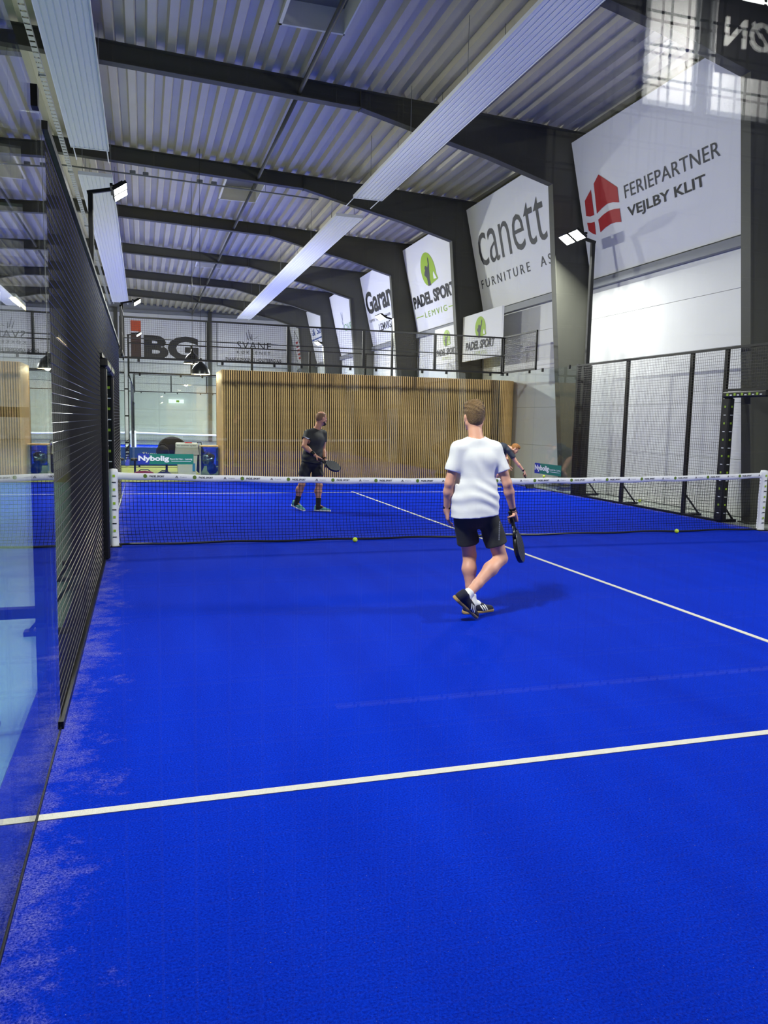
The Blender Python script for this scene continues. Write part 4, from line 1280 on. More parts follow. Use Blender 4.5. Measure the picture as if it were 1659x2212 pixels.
# ================================================================== PEOPLE (implicit surfaces -> one continuous mesh each)
class SDF:
    def __init__(self, lo, hi, h):
        self.lo = np.array(lo, float); self.h = h
        self.n = np.ceil((np.array(hi) - self.lo) / h).astype(int) + 1
        self.F = np.full(self.n, 0.5, np.float32)
    def _sl(self, lo, hi):
        a = np.clip(np.floor((np.array(lo) - self.lo) / self.h).astype(int), 0, self.n)
        b = np.clip(np.ceil((np.array(hi) - self.lo) / self.h).astype(int) + 1, 0, self.n)
        return a, b
    def grid(self, a, b):
        ax = [self.lo[i] + self.h * np.arange(a[i], b[i]) for i in range(3)]
        g = np.meshgrid(*ax, indexing='ij')
        return g
    def _apply(self, lo, hi, fn, k, op):
        m = 0.08
        a, b = self._sl(np.array(lo) - m, np.array(hi) + m)
        if np.any(b <= a): return
        X, Y, Z = self.grid(a, b)
        d = fn(X, Y, Z).astype(np.float32)
        s = tuple(slice(a[i], b[i]) for i in range(3))
        F = self.F[s]
        if op == 'u':
            if k > 0:
                hh = np.clip(0.5 + 0.5 * (F - d) / k, 0, 1)
                r = F + (d - F) * hh - k * hh * (1 - hh)
            else:
                r = np.minimum(F, d)
        elif op == 's':
            r = np.maximum(F, -d)
        self.F[s] = r
    def cone(self, a, b, ra, rb, k=0.02, op='u', squash=None, f=1.0):
        """round cone; squash = unit axis along which the section is flattened by factor f"""
        a = np.array(a, float); b = np.array(b, float)
        ab = b - a; L2 = max(1e-9, float(ab @ ab))
        R = max(ra, rb)
        def fn(X, Y, Z):
            px, py, pz = X - a[0], Y - a[1], Z - a[2]
            t = np.clip((px * ab[0] + py * ab[1] + pz * ab[2]) / L2, 0, 1)
            qx, qy, qz = px - t * ab[0], py - t * ab[1], pz - t * ab[2]
            d2 = qx * qx + qy * qy + qz * qz
            if squash is not None:
                w = qx * squash[0] + qy * squash[1] + qz * squash[2]
                d2 = d2 + w * w * (1 / (f * f) - 1)
            return np.sqrt(d2) - (ra + (rb - ra) * t)
        self._apply(np.minimum(a, b) - R, np.maximum(a, b) + R, fn, k, op)
    def ell(self, c, r, M=None, k=0.02, op='u'):
        c = np.array(c, float); r = np.array(r, float)
        M = np.eye(3) if M is None else np.array(M, float)      # rows = local axes
        R = r.max()
        def fn(X, Y, Z):
            p = (X - c[0], Y - c[1], Z - c[2])
            q = [(M[i][0] * p[0] + M[i][1] * p[1] + M[i][2] * p[2]) for i in range(3)]
            k0 = np.sqrt(sum((q[i] / r[i]) ** 2 for i in range(3)))
            k1 = np.sqrt(sum((q[i] / r[i] ** 2) ** 2 for i in range(3))) + 1e-9
            return k0 * (k0 - 1) / k1
        self._apply(c - R, c + R, fn, k, op)
    def cut(self, p, n):
        """remove the side n points to"""
        X, Y, Z = self.grid(np.zeros(3, int), self.n)
        d = (X - p[0]) * n[0] + (Y - p[1]) * n[1] + (Z - p[2]) * n[2]
        self.F = np.maximum(self.F, d.astype(np.float32))
    def field(self, fn):
        X, Y, Z = self.grid(np.zeros(3, int), self.n)
        self.F = self.F + fn(X, Y, Z).astype(np.float32)
    def mesh(self, name, org=(0, 0, 0), relax=2):
        F = self.F
        ins = F < 0
        nx, ny, nz = F.shape
        c = ins[:-1, :-1, :-1].astype(np.int8)
        cnt = np.zeros((nx - 1, ny - 1, nz - 1), np.int8)
        for i in (0, 1):
            for j in (0, 1):
                for k in (0, 1):
                    cnt += ins[i:nx - 1 + i, j:ny - 1 + j, k:nz - 1 + k]
        act = (cnt > 0) & (cnt < 8)
        idx = -np.ones(act.shape, np.int64)
        cells = np.argwhere(act)
        idx[act] = np.arange(len(cells))
        acc = np.zeros((len(cells), 3)); num = np.zeros(len(cells))
        corners = [(i, j, k) for i in (0, 1) for j in (0, 1) for k in (0, 1)]
        vals = {o: F[cells[:, 0] + o[0], cells[:, 1] + o[1], cells[:, 2] + o[2]].astype(float) for o in corners}
        for o in corners:
            for ax in range(3):
                if o[ax] == 0:
                    o2 = list(o); o2[ax] = 1; o2 = tuple(o2)
                    a, b = vals[o], vals[o2]
                    x = (a < 0) != (b < 0)
                    t = np.where(x, a / np.where(x, a - b, 1), 0)
                    p = np.array(o, float)[None, :].repeat(len(cells), 0)
                    p[:, ax] += t
                    acc[x] += p[x]; num[x] += 1
        V = self.lo + self.h * (cells + acc / np.maximum(num, 1)[:, None])
        Q = []
        for ax in range(3):
            sl0 = [slice(None)] * 3; sl1 = [slice(None)] * 3
            sl0[ax] = slice(0, -1); sl1[ax] = slice(1, None)
            a = ins[tuple(sl0)]; b = ins[tuple(sl1)]
            e = np.argwhere(a != b)
            u, v = (ax + 1) % 3, (ax + 2) % 3
            ok = (e[:, u] > 0) & (e[:, v] > 0) & (e[:, u] < F.shape[u] - 1) & (e[:, v] < F.shape[v] - 1)
            e = e[ok]
            def at(du, dv):
                q = e.copy(); q[:, u] += du; q[:, v] += dv
                return idx[q[:, 0], q[:, 1], q[:, 2]]
            quad = np.stack([at(-1, -1), at(0, -1), at(0, 0), at(-1, 0)], 1)
            fl = ~a[e[:, 0], e[:, 1], e[:, 2]]
            quad[fl] = quad[fl][:, ::-1]
            Q.append(quad)
        Q = np.concatenate(Q)
        Q = Q[(Q >= 0).all(1)]
        # light relaxation
        for _ in range(relax):
            S = np.zeros_like(V); C = np.zeros(len(V))
            for k in range(4):
                a, b = Q[:, k], Q[:, (k + 1) % 4]
                np.add.at(S, a, V[b]); np.add.at(C, a, 1); np.add.at(S, b, V[a]); np.add.at(C, b, 1)
            V = V * 0.5 + 0.5 * S / np.maximum(C, 1)[:, None]
        me = bpy.data.meshes.new(name)
        V = V - np.array(org)
        me.vertices.add(len(V)); me.vertices.foreach_set('co', V.astype(np.float32).ravel())
        me.loops.add(len(Q) * 4); me.loops.foreach_set('vertex_index', Q.astype(np.int32).ravel())
        me.polygons.add(len(Q)); me.polygons.foreach_set('loop_start', np.arange(0, len(Q) * 4, 4, dtype=np.int32))
        me.polygons.foreach_set('loop_total', np.full(len(Q), 4, np.int32))
        me.update(calc_edges=True); me.validate()
        me.polygons.foreach_set('use_smooth', np.ones(len(me.polygons), bool))
        return me

def nrm(v):
    v = np.array(v, float)
    return v / np.linalg.norm(v)
def V3(*a): return np.array(a, float)

def skin_mat(name, col):
    m = mat(name, col, 0.5, 0, 0.10, 14, 0.08, 160)
    bs = m.node_tree.nodes['Principled BSDF']
    bs.inputs['Subsurface Weight'].default_value = 0.08
    bs.inputs['Subsurface Radius'].default_value = (0.02, 0.008, 0.004)
    return m

def grip_hand(S, wrist, c, ax, e1, sgn, r=0.021, fr=0.0082):
    """fingers wrapped round a handle: c = handle point under the middle of the palm, ax = handle axis (towards the little finger),
    e1 = from handle to the back of the hand"""
    ax = nrm(ax); e1 = nrm(e1 - np.dot(e1, ax) * ax); e2 = np.cross(ax, e1) * sgn
    P = lambda off, th, rr: c + ax * off + rr * (math.cos(th) * e1 + math.sin(th) * e2)
    R = r + 0.009
    # palm: four metacarpals from wrist to knuckles
    for i in range(4):
        off = (-0.030 + 0.020 * i)
        kn = P(off, 0.35, R + 0.012)
        S.cone(wrist * 0.75 + kn * 0.25, kn, 0.016, 0.0115, 0.012)
        th = [0.35, 1.25, 2.15, 3.0, 3.7][: (5 if i < 3 else 4)]
        pts = [P(off + 0.002 * j, t, R + (0.010 if j == 0 else 0.004 if j == 1 else 0.0)) for j, t in enumerate(th)]
        rr = fr * (0.95 if i in (0, 2) else 1.03 if i == 1 else 0.85)
        for a, b in zip(pts[:-1], pts[1:]):
            S.cone(a, b, rr * 1.05, rr * 0.95, 0.004)
    # thumb leaves the side of the palm and closes against the index finger
    b0 = wrist * 0.55 + P(-0.03, -0.5, R + 0.008) * 0.45
    b1 = P(-0.036, -1.0, R + 0.006); b2 = P(-0.034, -1.9, R + 0.002); b3 = P(-0.026, -2.6, R)
    S.cone(b0, b1, 0.016, 0.0115, 0.012); S.cone(b1, b2, 0.0105, 0.0095, 0.004); S.cone(b2, b3, 0.0095, 0.008, 0.004)

def loose_hand(S, wrist, d, pn, side):
    """relaxed hand: d = along the hand, pn = palm normal, side = towards the thumb"""
    d, pn, side = nrm(d), nrm(pn), nrm(side)
    for i in range(4):
        off = (0.026 - 0.0175 * i)
        kn = wrist + d * (0.092 - 0.006 * abs(i - 1.2)) + side * off
        S.cone(wrist + d * 0.012 + side * off * 0.5, kn, 0.0165, 0.0125, 0.012)
        L = (0.040, 0.045, 0.042, 0.033)[i]
        p = kn
        ang = 0.30 + 0.06 * i
        for j in range(3):
            dd = d * math.cos(ang) + pn * math.sin(ang)
            q = p + dd * L * (1.0, 0.68, 0.52)[j]
            S.cone(p, q, 0.0090 - 0.0006 * j, 0.0084 - 0.0008 * j, 0.003)
            p = q; ang += 0.38
    t0 = wrist + d * 0.025 + side * 0.026
    t1 = t0 + d * 0.035 + side * 0.026 + pn * 0.010
    t2 = t1 + d * 0.034 + side * 0.008 + pn * 0.008
    t3 = t2 + d * 0.024 + pn * 0.006
    S.cone(t0, t1, 0.016, 0.011, 0.012); S.cone(t1, t2, 0.0105, 0.0095, 0.004); S.cone(t2, t3, 0.0095, 0.008, 0.004)

def head_sdf(S, c, fwd, up, chin=0.0):
    """skull, jaw, nose, ears, brow, lips round head centre c (level of the eyes)"""
    fwd = nrm(fwd); up = nrm(up - np.dot(up, fwd) * fwd); rt = np.cross(fwd, up)
    M = [rt, fwd, up]
    g = lambda x, y, z: c + rt * x + fwd * y + up * z
    S.ell(g(0, -0.012, 0.030), (0.076, 0.096, 0.086), M, 0.02)
    S.ell(g(0, -0.030, -0.005), (0.070, 0.075, 0.075), M, 0.03)
    S.ell(g(0, 0.030, -0.045), (0.058, 0.062, 0.062), M, 0.03)
    S.ell(g(0, 0.052, -0.088), (0.034, 0.034, 0.026), M, 0.03)
    for s in (-1, 1):
        S.cone(g(s * 0.058, -0.01, -0.055), g(s * 0.022, 0.068, -0.092), 0.022, 0.018, 0.02)
        S.ell(g(s * 0.040, 0.066, -0.028), (0.022, 0.018, 0.018), M, 0.015)
        S.cone(g(s * 0.012, 0.090, 0.018), g(s * 0.048, 0.074, 0.016), 0.010, 0.008, 0.012)
        # ears
        S.ell(g(s * 0.079, -0.012, -0.012), (0.010, 0.018, 0.031), M, 0.006)
        S.ell(g(s * 0.083, -0.018, -0.006), (0.007, 0.016, 0.024), M, 0.004)
    S.cone(g(0, 0.088, 0.006), g(0, 0.108, -0.030), 0.009, 0.012, 0.010)
    for s in (-1, 1):
        S.ell(g(s * 0.011, 0.098, -0.034), (0.008, 0.010, 0.008), M, 0.006)
    S.cone(g(-0.018, 0.083, -0.058), g(0.018, 0.083, -0.058), 0.0085, 0.0085, 0.006)
    S.cone(g(-0.016, 0.081, -0.068), g(0.016, 0.081, -0.068), 0.009, 0.009, 0.006)
    return g, M

def person(spec):
    J = {k: (np.array(v, float) if isinstance(v, (tuple, list)) else v) for k, v in spec['J'].items()}
    base = spec['base']
    root = empty('person', base, spec['label'], 'person')
    org = np.array(base, float)
    fw = nrm(spec['fwd'])                      # chest direction
    allp = np.array([v for v in J.values() if isinstance(v, np.ndarray)])
    lo, hi = allp.min(0) - 0.20, allp.max(0) + 0.20
    h = spec.get('h', 0.007)
    S = SDF(lo, hi, h)
    up = nrm(J['neck'] - J['pelvis'])
    hfw = nrm(spec['hfwd']); hup = spec.get('hup', up)
    hup = np.array(hup, float)
    g, HM = head_sdf(S, J['head'], hfw, hup)
    S.cone(J['neck'] - up * 0.03, J['head'] - nrm(hup) * 0.05 - hfw * 0.015, 0.062, 0.056, 0.03)
    chest = J['chest']; pel = J['pelvis']
    dep = nrm(fw - np.dot(fw, up) * up)
    rt = np.cross(dep, up)
    B = spec.get('bulk', 1.0)
    def torso(T, x, k=0.04):
        T.cone(chest - rt * 0.075, chest + rt * 0.075, 0.118 * B + x, 0.118 * B + x, k, squash=dep, f=0.92)
        T.cone(chest, pel + up * 0.10, 0.150 * B + x, 0.138 * B + x, k, squash=dep, f=0.72)
        T.cone(pel + up * 0.06 - rt * 0.05, pel + up * 0.06 + rt * 0.05, 0.115 * B + x, 0.115 * B + x, k, squash=dep, f=0.95)
        T.cone(J['neck'] - up * 0.055, J['shL'], 0.052 + x, 0.046 + x, k)
        T.cone(J['neck'] - up * 0.055, J['shR'], 0.052 + x, 0.046 + x, k)
    torso(S, -0.012)
    for s in 'LR':
        sh, el, wr = J['sh' + s], J['el' + s], J['wr' + s]
        mid = sh * 0.55 + el * 0.45
        S.cone(sh, mid, 0.056 * B, 0.049 * B, 0.03); S.cone(mid, el, 0.049 * B, 0.039, 0.02)
        fm = el * 0.68 + wr * 0.32
        S.cone(el, fm, 0.039, 0.043 * B, 0.015); S.cone(fm, wr, 0.043 * B, 0.026, 0.02)
        S.cone(wr, wr + nrm(wr - el) * 0.03, 0.026, 0.024, 0.015, )
        hp, kn, an = J['hip' + s], J['kn' + s], J['an' + s]
        S.cone(hp, kn, 0.086 * B, 0.058, 0.04)
        leg = an - kn
        bk = spec['back' + s] if ('back' + s) in spec else -dep
        bk = np.array(bk, float)
        c1 = kn + leg * 0.30 + bk * 0.018
        S.cone(kn, c1, 0.056, 0.060 * B, 0.02); S.cone(c1, kn + leg * 0.68, 0.060 * B, 0.042, 0.03); S.cone(kn + leg * 0.68, an, 0.042, 0.037, 0.02)
        S.ell(kn - bk * 0.022, (0.040, 0.040, 0.045), None, 0.02)
        S.cone(an, J['toe' + s] * 0.55 + an * 0.45, 0.036, 0.026, 0.02)
    spec['hands'](S, J)
    body = link_mesh('body', S.mesh('body', org), spec['skin'], root)
    # ---- shirt
    zt_ = hi[2]
    T = SDF(lo, hi, h)
    torso(T, 0.014, 0.05)
    hem = J['hem']
    hr = spec.get('hemr', 0.178) * B
    T.cone(chest - up * 0.02, pel + up * 0.10, 0.158 * B, hr * 0.90, 0.05, squash=dep, f=0.78)
    T.cone(pel + up * 0.10, hem - up * 0.08, hr * 0.93, hr * 1.06, 0.05, squash=dep, f=0.80)
    sl = spec.get('sleeve', 0.72)
    for s in 'LR':
        sh, el = J['sh' + s], J['el' + s]
        end = sh + (el - sh) * sl
        T.cone(sh - up * 0.012, end + (el - sh) * 0.12, 0.066 * B, 0.072 * B, 0.035)
    fold = spec.get('fold', 0.004)
    def folds(X, Y, Z):
        a = (X - chest[0]) * rt[0] + (Y - chest[1]) * rt[1]
        z = Z - chest[2]
        drape = np.sin(a * 44 + z * 7 + 1.6 * np.sin(z * 9 + a * 5)) * (0.35 + 0.65 * np.clip((z + 0.35) / 0.3, 0, 1))
        waist = np.sin(z * 62 + a * 14 + 2.2 * np.sin(a * 13 + z * 6)) * np.exp(-((z + 0.30) / 0.13) ** 2)
        tug = np.sin((a * 0.8 + z) * 40 + np.sin(a * 19)) * 0.5 * np.exp(-((z + 0.1) / 0.16) ** 2)
        f = 0.55 * drape + 0.9 * waist + tug
        low = np.clip((0.16 - z) / 0.30, 0.12, 1.0)
        return fold * f * low
    T.field(folds)
    T.cut(hem, nrm(spec.get('hem_n', -up)))
    for s in 'LR':
        sh, el, wr = J['sh' + s], J['el' + s], J['wr' + s]
        end = sh + (el - sh) * sl
        n = nrm(el - sh)
        # sleeve end: trim only round the arm
        X, Y, Z = T.grid(np.zeros(3, int), T.n)
        ax_d = (X - end[0]) * n[0] + (Y - end[1]) * n[1] + (Z - end[2]) * n[2]
        rad = np.sqrt(np.maximum((X - end[0]) ** 2 + (Y - end[1]) ** 2 + (Z - end[2]) ** 2 - ax_d ** 2, 0))
        near = (rad < 0.084) & (ax_d < 0.09)
        out_ = rt if s == 'R' else -rt
        lat = (X - end[0]) * out_[0] + (Y - end[1]) * out_[1] + (Z - end[2]) * out_[2]
        near &= (lat > -0.060)
        T.F = np.where(near, np.maximum(T.F, ax_d), T.F).astype(np.float32)
        T.cone(end - n * 0.012 + n * 0.05, end + n * 0.08, 0.058 * B, 0.058 * B, 0, op='s')
    T.cone(J['neck'] + up * 0.00, J['head'], 0.072, 0.075, 0, op='s')
    shirt = link_mesh('t_shirt', T.mesh('t_shirt', org, 2), spec['shirt'], root)
    # ---- shorts
    K = SDF(lo, hi, h)
    K.cone(pel + up * 0.10, pel - up * 0.02, 0.150 * B, 0.150 * B, 0.04, squash=dep, f=0.85)
    shl = spec.get('short', 0.66)
    for s in 'LR':
        hp, kn = J['hip' + s], J['kn' + s]
        K.cone(hp, hp + (kn - hp) * (shl + 0.15), 0.094 * B, 0.099 * B, 0.035)
    K.field(lambda X, Y, Z: 0.003 * np.sin(Z * 40 + X * 25 + 2 * np.sin(X * 17 + Y * 13)))
    for s in 'LR':
        hp, kn = J['hip' + s], J['kn' + s]
        end = hp + (kn - hp) * shl; n = nrm(kn - hp)
        X, Y, Z = K.grid(np.zeros(3, int), K.n)
        d = (X - end[0]) * n[0] + (Y - end[1]) * n[1] + (Z - end[2]) * n[2]
        o_ = J['hip' + ('L' if s == 'R' else 'R')] * (1 - shl) + J['kn' + ('L' if s == 'R' else 'R')] * shl
        mine = ((X - end[0]) ** 2 + (Y - end[1]) ** 2 + (Z - end[2]) ** 2) < ((X - o_[0]) ** 2 + (Y - o_[1]) ** 2 + (Z - o_[2]) ** 2)
        K.F = np.where(mine, np.maximum(K.F, d), K.F).astype(np.float32)
        K.cone(end - n * 0.0 + n * 0.06, end + n * 0.08, 0.082 * B, 0.082 * B, 0, op='s')
    K.cut(pel + up * spec.get('waist', 0.0), up)
    link_mesh('shorts', K.mesh('shorts', org, 1), spec['shorts'], root)
    # ---- socks and shoes
    for s in 'LR':
        an, kn, toe, heel = J['an' + s], J['kn' + s], J['toe' + s], J['heel' + s]
        lg = nrm(kn - an)
        U = SDF(np.minimum(an, an + lg * 0.3) - 0.12, np.maximum(an, an + lg * 0.3) + 0.12, 0.006)
        sk = spec.get('sock', 0.09)
        ff = nrm(toe - heel)
        U.cone(an - lg * 0.045, an + lg * (sk + 0.05), 0.043, 0.044 + 0.06 * sk, 0.01)
        U.cone(an - lg * 0.02, an - lg * 0.035 + ff * 0.06, 0.042, 0.036, 0.02)
        U.field(lambda X, Y, Z: 0.0012 * np.sin((X * lg[0] + Y * lg[1] + Z * lg[2]) * 420))
        U.cut(an + lg * sk, lg)
        link_mesh('sock', U.mesh('sock', org, 1), spec['sockm'], root)
        make_shoe(root, org, heel, toe, lg, spec, s)
    return root, g, HM, body, org

def make_shoe(root, org, heel, toe, lg, spec, s):
    """shoe between heel and toe points lying on the outsole"""
    f = nrm(toe - heel)
    lg = np.array(spec.get('shoeup' + s, lg), float)
    upv = nrm(lg - np.dot(lg, f) * f)
    lat = np.cross(f, upv)
    L = 0.295
    P = lambda a, b, c: heel + f * a * L + lat * b + upv * c
    A = SDF(np.minimum(heel, toe) - 0.16, np.maximum(heel, toe) + 0.16, 0.005)
    A.cone(P(0.10, 0, 0.045), P(0.12, 0, 0.085), 0.038, 0.040, 0.02)
    A.cone(P(0.12, 0, 0.046), P(0.55, 0, 0.036), 0.040, 0.045, 0.025, squash=upv, f=0.85)
    A.cone(P(0.55, 0, 0.036), P(0.87, 0.004, 0.026), 0.045, 0.036, 0.025, squash=upv, f=0.78)
    A.cone(P(0.14, 0, 0.075), P(0.58, 0, 0.052), 0.036, 0.026, 0.025)
    A.cut(P(0, 0, 0.020), -upv)
    A.cone(P(0.15, 0, 0.135), P(0.17, 0, 0.17), 0.034, 0.044, 0, op='s')
    sh = link_mesh('shoe', A.mesh('shoe', org, 1), spec['shoem'], root)
    B_ = SDF(np.minimum(heel, toe) - 0.16, np.maximum(heel, toe) + 0.16, 0.005)
    B_.cone(P(0.09, 0, 0.012), P(0.50, 0, 0.012), 0.044, 0.049, 0.01)
    B_.cone(P(0.50, 0, 0.012), P(0.87, 0.004, 0.014), 0.049, 0.041, 0.01)
    B_.cut(P(0, 0, 0.0), -upv); B_.cut(P(0, 0, 0.027), upv)
    link_mesh('sole', B_.mesh('sole', org, 1), spec['solem'], sh)
    from mathutils.bvhtree import BVHTree
    bv = BVHTree.FromPolygons([tuple(v.co) for v in sh.data.vertices], [tuple(p.vertices) for p in sh.data.polygons])
    def on_side(a, sd, c):
        o = P(a, sd * 0.12, c) - org
        hit = bv.ray_cast(Vector(o), Vector(-sd * lat))[0]
        return (np.array(hit) + sd * lat * 0.0018 + org) if hit is not None else None
    if spec.get('stripes'):
        for sd in (-1, 1):
            for i in range(3):
                a0 = 0.44 + i * 0.080
                pts = []
                for t in range(7):
                    c = 0.029 + t * 0.0075
                    a = a0 + 0.09 * (1 - t / 6)
                    p0, p1 = on_side(a, sd, c), on_side(a + 0.043, sd, c)
                    if p0 is None or p1 is None: break
                    pts.append((p0, p1))
                if len(pts) > 2:
                    MB().add([tuple(p) for pr_ in pts for p in pr_], [(2 * t, 2 * t + 1, 2 * t + 3, 2 * t + 2) for t in range(len(pts) - 1)]).build('stripe', inkw, sh)
        m = MB()
        pts = [(on_side(a, sd, c)) for sd in (-1, 1) for a, c in ()]
    else:
        m = MB()
        for t in np.linspace(0.36, 0.62, 5):
            m.bar(P(t, -0.02, 0.097 - 0.07 * (t - 0.3)), P(t + 0.02, 0.02, 0.097 - 0.07 * (t - 0.3)), 0.008, 0.004)
        m.build('laces', inkw, sh)['kind'] = 'stuff'

def racket(c0, axis, face, label, frame_c, face_c):
    """padel racket: c0 = butt of the handle, axis = towards the tip, face = face normal"""
    axis = nrm(axis); face = nrm(np.array(face, float) - np.dot(face, axis) * axis); wd = np.cross(axis, face)
    e = empty('padel_racket', tuple(c0), label, 'racket')
    W = lambda a, b, d: c0 + axis * a + wd * b + face * d
    # outline of the blade
    out = []
    for t in np.linspace(0, 2 * math.pi, 40, endpoint=False):
        y = 0.315 + 0.145 * math.cos(t)
        x = 0.128 * math.sin(t) * (1.0 if math.cos(t) > 0 else (1 - 0.30 * (-math.cos(t)) ** 1.5))
        out.append((y, x))
    m = MB()
    rings = [(1.0, 0.012), (1.02, 0.0), (1.0, -0.012), (0.965, -0.019), (0.965, 0.019)]
    n = len(out)
    def ring(sc, d): return [tuple(W(0.315 + (y - 0.315) * sc, x * sc, d)) for y, x in out]
    seq = [(0.955, 0.019), (0.99, 0.016), (1.0, 0.0), (0.99, -0.016), (0.955, -0.019)]
    vs_ = []
    for sc, d in seq: vs_ += ring(sc, d)
    m.add(vs_, [(i * n + k, i * n + (k + 1) % n, (i + 1) * n + (k + 1) % n, (i + 1) * n + k) for i in range(4) for k in range(n)], True)
    m.build('frame', frame_c, e)
    for s in (-1, 1):
        fm = MB(); fm.add(ring(0.956, s * 0.0188), [tuple(range(n)) if s > 0 else tuple(range(n - 1, -1, -1))])
        fo = fm.build('face', face_c, e)
        hm = MB()
        for i in range(-3, 4):
            for j in range(-3, 4):
                y, x = 0.335 + j * 0.026, i * 0.026
                if ((y - 0.335) / 0.10) ** 2 + (x / 0.09) ** 2 < 1:
                    hm.add([tuple(W(y + 0.0055 * math.cos(t), x + 0.0055 * math.sin(t), s * 0.0194)) for t in np.linspace(0, 2 * math.pi, 8, endpoint=False)], [tuple(range(8)) if s > 0 else tuple(range(7, -1, -1))])
        hm.build('drill_holes', inkk, fo)['kind'] = 'stuff'
    for s in (-1, 1):
        MB().tube([tuple(W(0.125, s * 0.010, 0)), tuple(W(0.165, s * 0.035, 0)), tuple(W(0.20, s * 0.085, 0))], [0.012, 0.012, 0.014], 8).build('throat_arm', frame_c, e)
    m = MB(); m.tube([tuple(W(t, 0, 0)) for t in np.linspace(0.0, 0.145, 12)], [0.0165 + (0.0012 if i % 2 else 0) for i in range(12)], 12)
    m.build('grip', mat('black_grip', srgb(18, 18, 20), 0.75), e)
    m = MB(); m.tube([tuple(W(-0.012, 0, 0)), tuple(W(0.004, 0, 0))], [0.019, 0.019], 12); m.build('butt_cap', black, e)
    return e

def eyes(root, g, org, col):
    for s in (-1, 1):
        c = g(s * 0.031, 0.076, -0.002)
        m = MB(); pr = [(0.0115 * math.sin(t), -0.0115 * math.cos(t)) for t in np.linspace(0, math.pi, 9)]
        m.lathe(pr, tuple(c), 12); ey = m.build('eye', inkw, root)
        c2 = g(s * 0.031, 0.0855, -0.002)
        m = MB(); pr = [(0.0045 * math.sin(t), -0.0045 * math.cos(t)) for t in np.linspace(0, math.pi, 7)]
        m.lathe(pr, tuple(c2), 10); m.build('iris', col, ey)

def hair_mesh(root, org, J, g, HM, kind, hm):
    H = SDF(J['head'] - 0.2, J['head'] + 0.2, 0.005)
    M = HM
    if kind == 'short':
        H.ell(g(0, -0.018, 0.044), (0.086, 0.106, 0.094), M, 0.02)
        H.ell(g(0, 0.010, 0.098), (0.072, 0.085, 0.042), M, 0.03)
        H.ell(g(0, -0.034, -0.012), (0.0735, 0.080, 0.080), M, 0.02)
        rt, fwv, upv = [np.array(a) for a in M]
        c = J['head']
        X, Y, Z = H.grid(np.zeros(3, int), H.n)
        lx = (X - c[0]) * rt[0] + (Y - c[1]) * rt[1] + (Z - c[2]) * rt[2]
        ly = (X - c[0]) * fwv[0] + (Y - c[1]) * fwv[1] + (Z - c[2]) * fwv[2]
        lz = (X - c[0]) * upv[0] + (Y - c[1]) * upv[1] + (Z - c[2]) * upv[2]
        # tousled strands on the crown
        top = np.clip((lz - 0.01) / 0.08, 0, 1)
        H.F = (H.F + 0.0045 * top * (np.sin(lx * 190 + 3 * np.sin(ly * 60 + lz * 40)) * np.sin(lz * 120 + ly * 90) + 0.6 * np.sin(lx * 90 + lz * 150))).astype(np.float32)
        # hairline: off the face, above the ears, down the nape
        face = ly - (0.070 - 0.0 * lz)
        low_front = (0.058 - lz) + 0 * ly
        cutf = np.minimum(face + 0.02, 0.058 - lz)
        H.F = np.maximum(H.F, np.minimum(ly - 0.035, 0.062 - lz)).astype(np.float32)
        H.F = np.maximum(H.F, np.minimum(ly + 0.022, 0.012 - lz)).astype(np.float32)
        H.F = np.maximum(H.F, -0.092 - lz).astype(np.float32)
        # shaved back and sides sit tighter
        H.F = (H.F + 0.001 * np.clip((-lz - 0.0) / 0.03, 0, 1)).astype(np.float32)
    else:
        H.ell(g(0, -0.014, 0.031), (0.0775, 0.0975, 0.0875), M, 0.02)
        H.ell(g(0, -0.034, -0.008), (0.0712, 0.076, 0.070), M, 0.03)
        rt, fwv, upv = [np.array(a) for a in M]
        c = J['head']
        X, Y, Z = H.grid(np.zeros(3, int), H.n)
        ly = (X - c[0]) * fwv[0] + (Y - c[1]) * fwv[1] + (Z - c[2]) * fwv[2]
        lz = (X - c[0]) * upv[0] + (Y - c[1]) * upv[1] + (Z - c[2]) * upv[2]
        H.F = np.maximum(H.F, np.minimum(ly - 0.02, 0.06 - lz)).astype(np.float32)
        H.F = np.maximum(H.F, np.minimum(ly + 0.02, 0.0 - lz)).astype(np.float32)
        H.F = np.maximum(H.F, -0.06 - lz).astype(np.float32)
        H.F = np.maximum(H.F, lz - 0.085).astype(np.float32)
    o = link_mesh('hair', H.mesh('hair', org, 0), hm, root)
    return o

def band_on(root, p, axis, r, w_, m_, name):
    axis = nrm(axis)
    MB().tube([tuple(p - axis * w_ / 2), tuple(p - axis * w_ / 4), tuple(p + axis * w_ / 4), tuple(p + axis * w_ / 2)], [r * 0.96, r, r, r * 0.96], 16).build(name, m_, root)

cotton_w = mat('white_cotton', (0.80, 0.80, 0.79, 1), 0.85, 0, 0.04, 30, 0.15, 260)
black_poly = mat('black_polyester', srgb(26, 28, 30), 0.7, 0, 0.12, 20, 0.15, 240)
grey_short = mat('charcoal_shorts', srgb(40, 41, 40), 0.8, 0, 0.12, 20, 0.15, 240)
navy_shirt = mat('slate_navy_shirt', srgb(46, 52, 66), 0.8, 0, 0.12, 20, 0.15, 240)
skin_a = skin_mat('fair_skin', srgb(222, 165, 138))
skin_b = skin_mat('tan_skin', srgb(190, 135, 108))
hair_b = mat('dark_blond_hair', srgb(112, 86, 52), 0.6, 0, 0.35, 70, 0.8, 150)
hair_s = mat('cropped_hair', srgb(120, 88, 66), 0.8, 0, 0.2, 90)
hair_r = mat('light_brown_hair', srgb(165, 110, 55), 0.6, 0, 0.3, 70, 0.8, 150)
iris = mat('iris_blue', srgb(60, 90, 120), 0.2, 0, 0)
sockw = mat('white_sock', (0.78, 0.78, 0.78, 1), 0.9, 0, 0.05, 30)
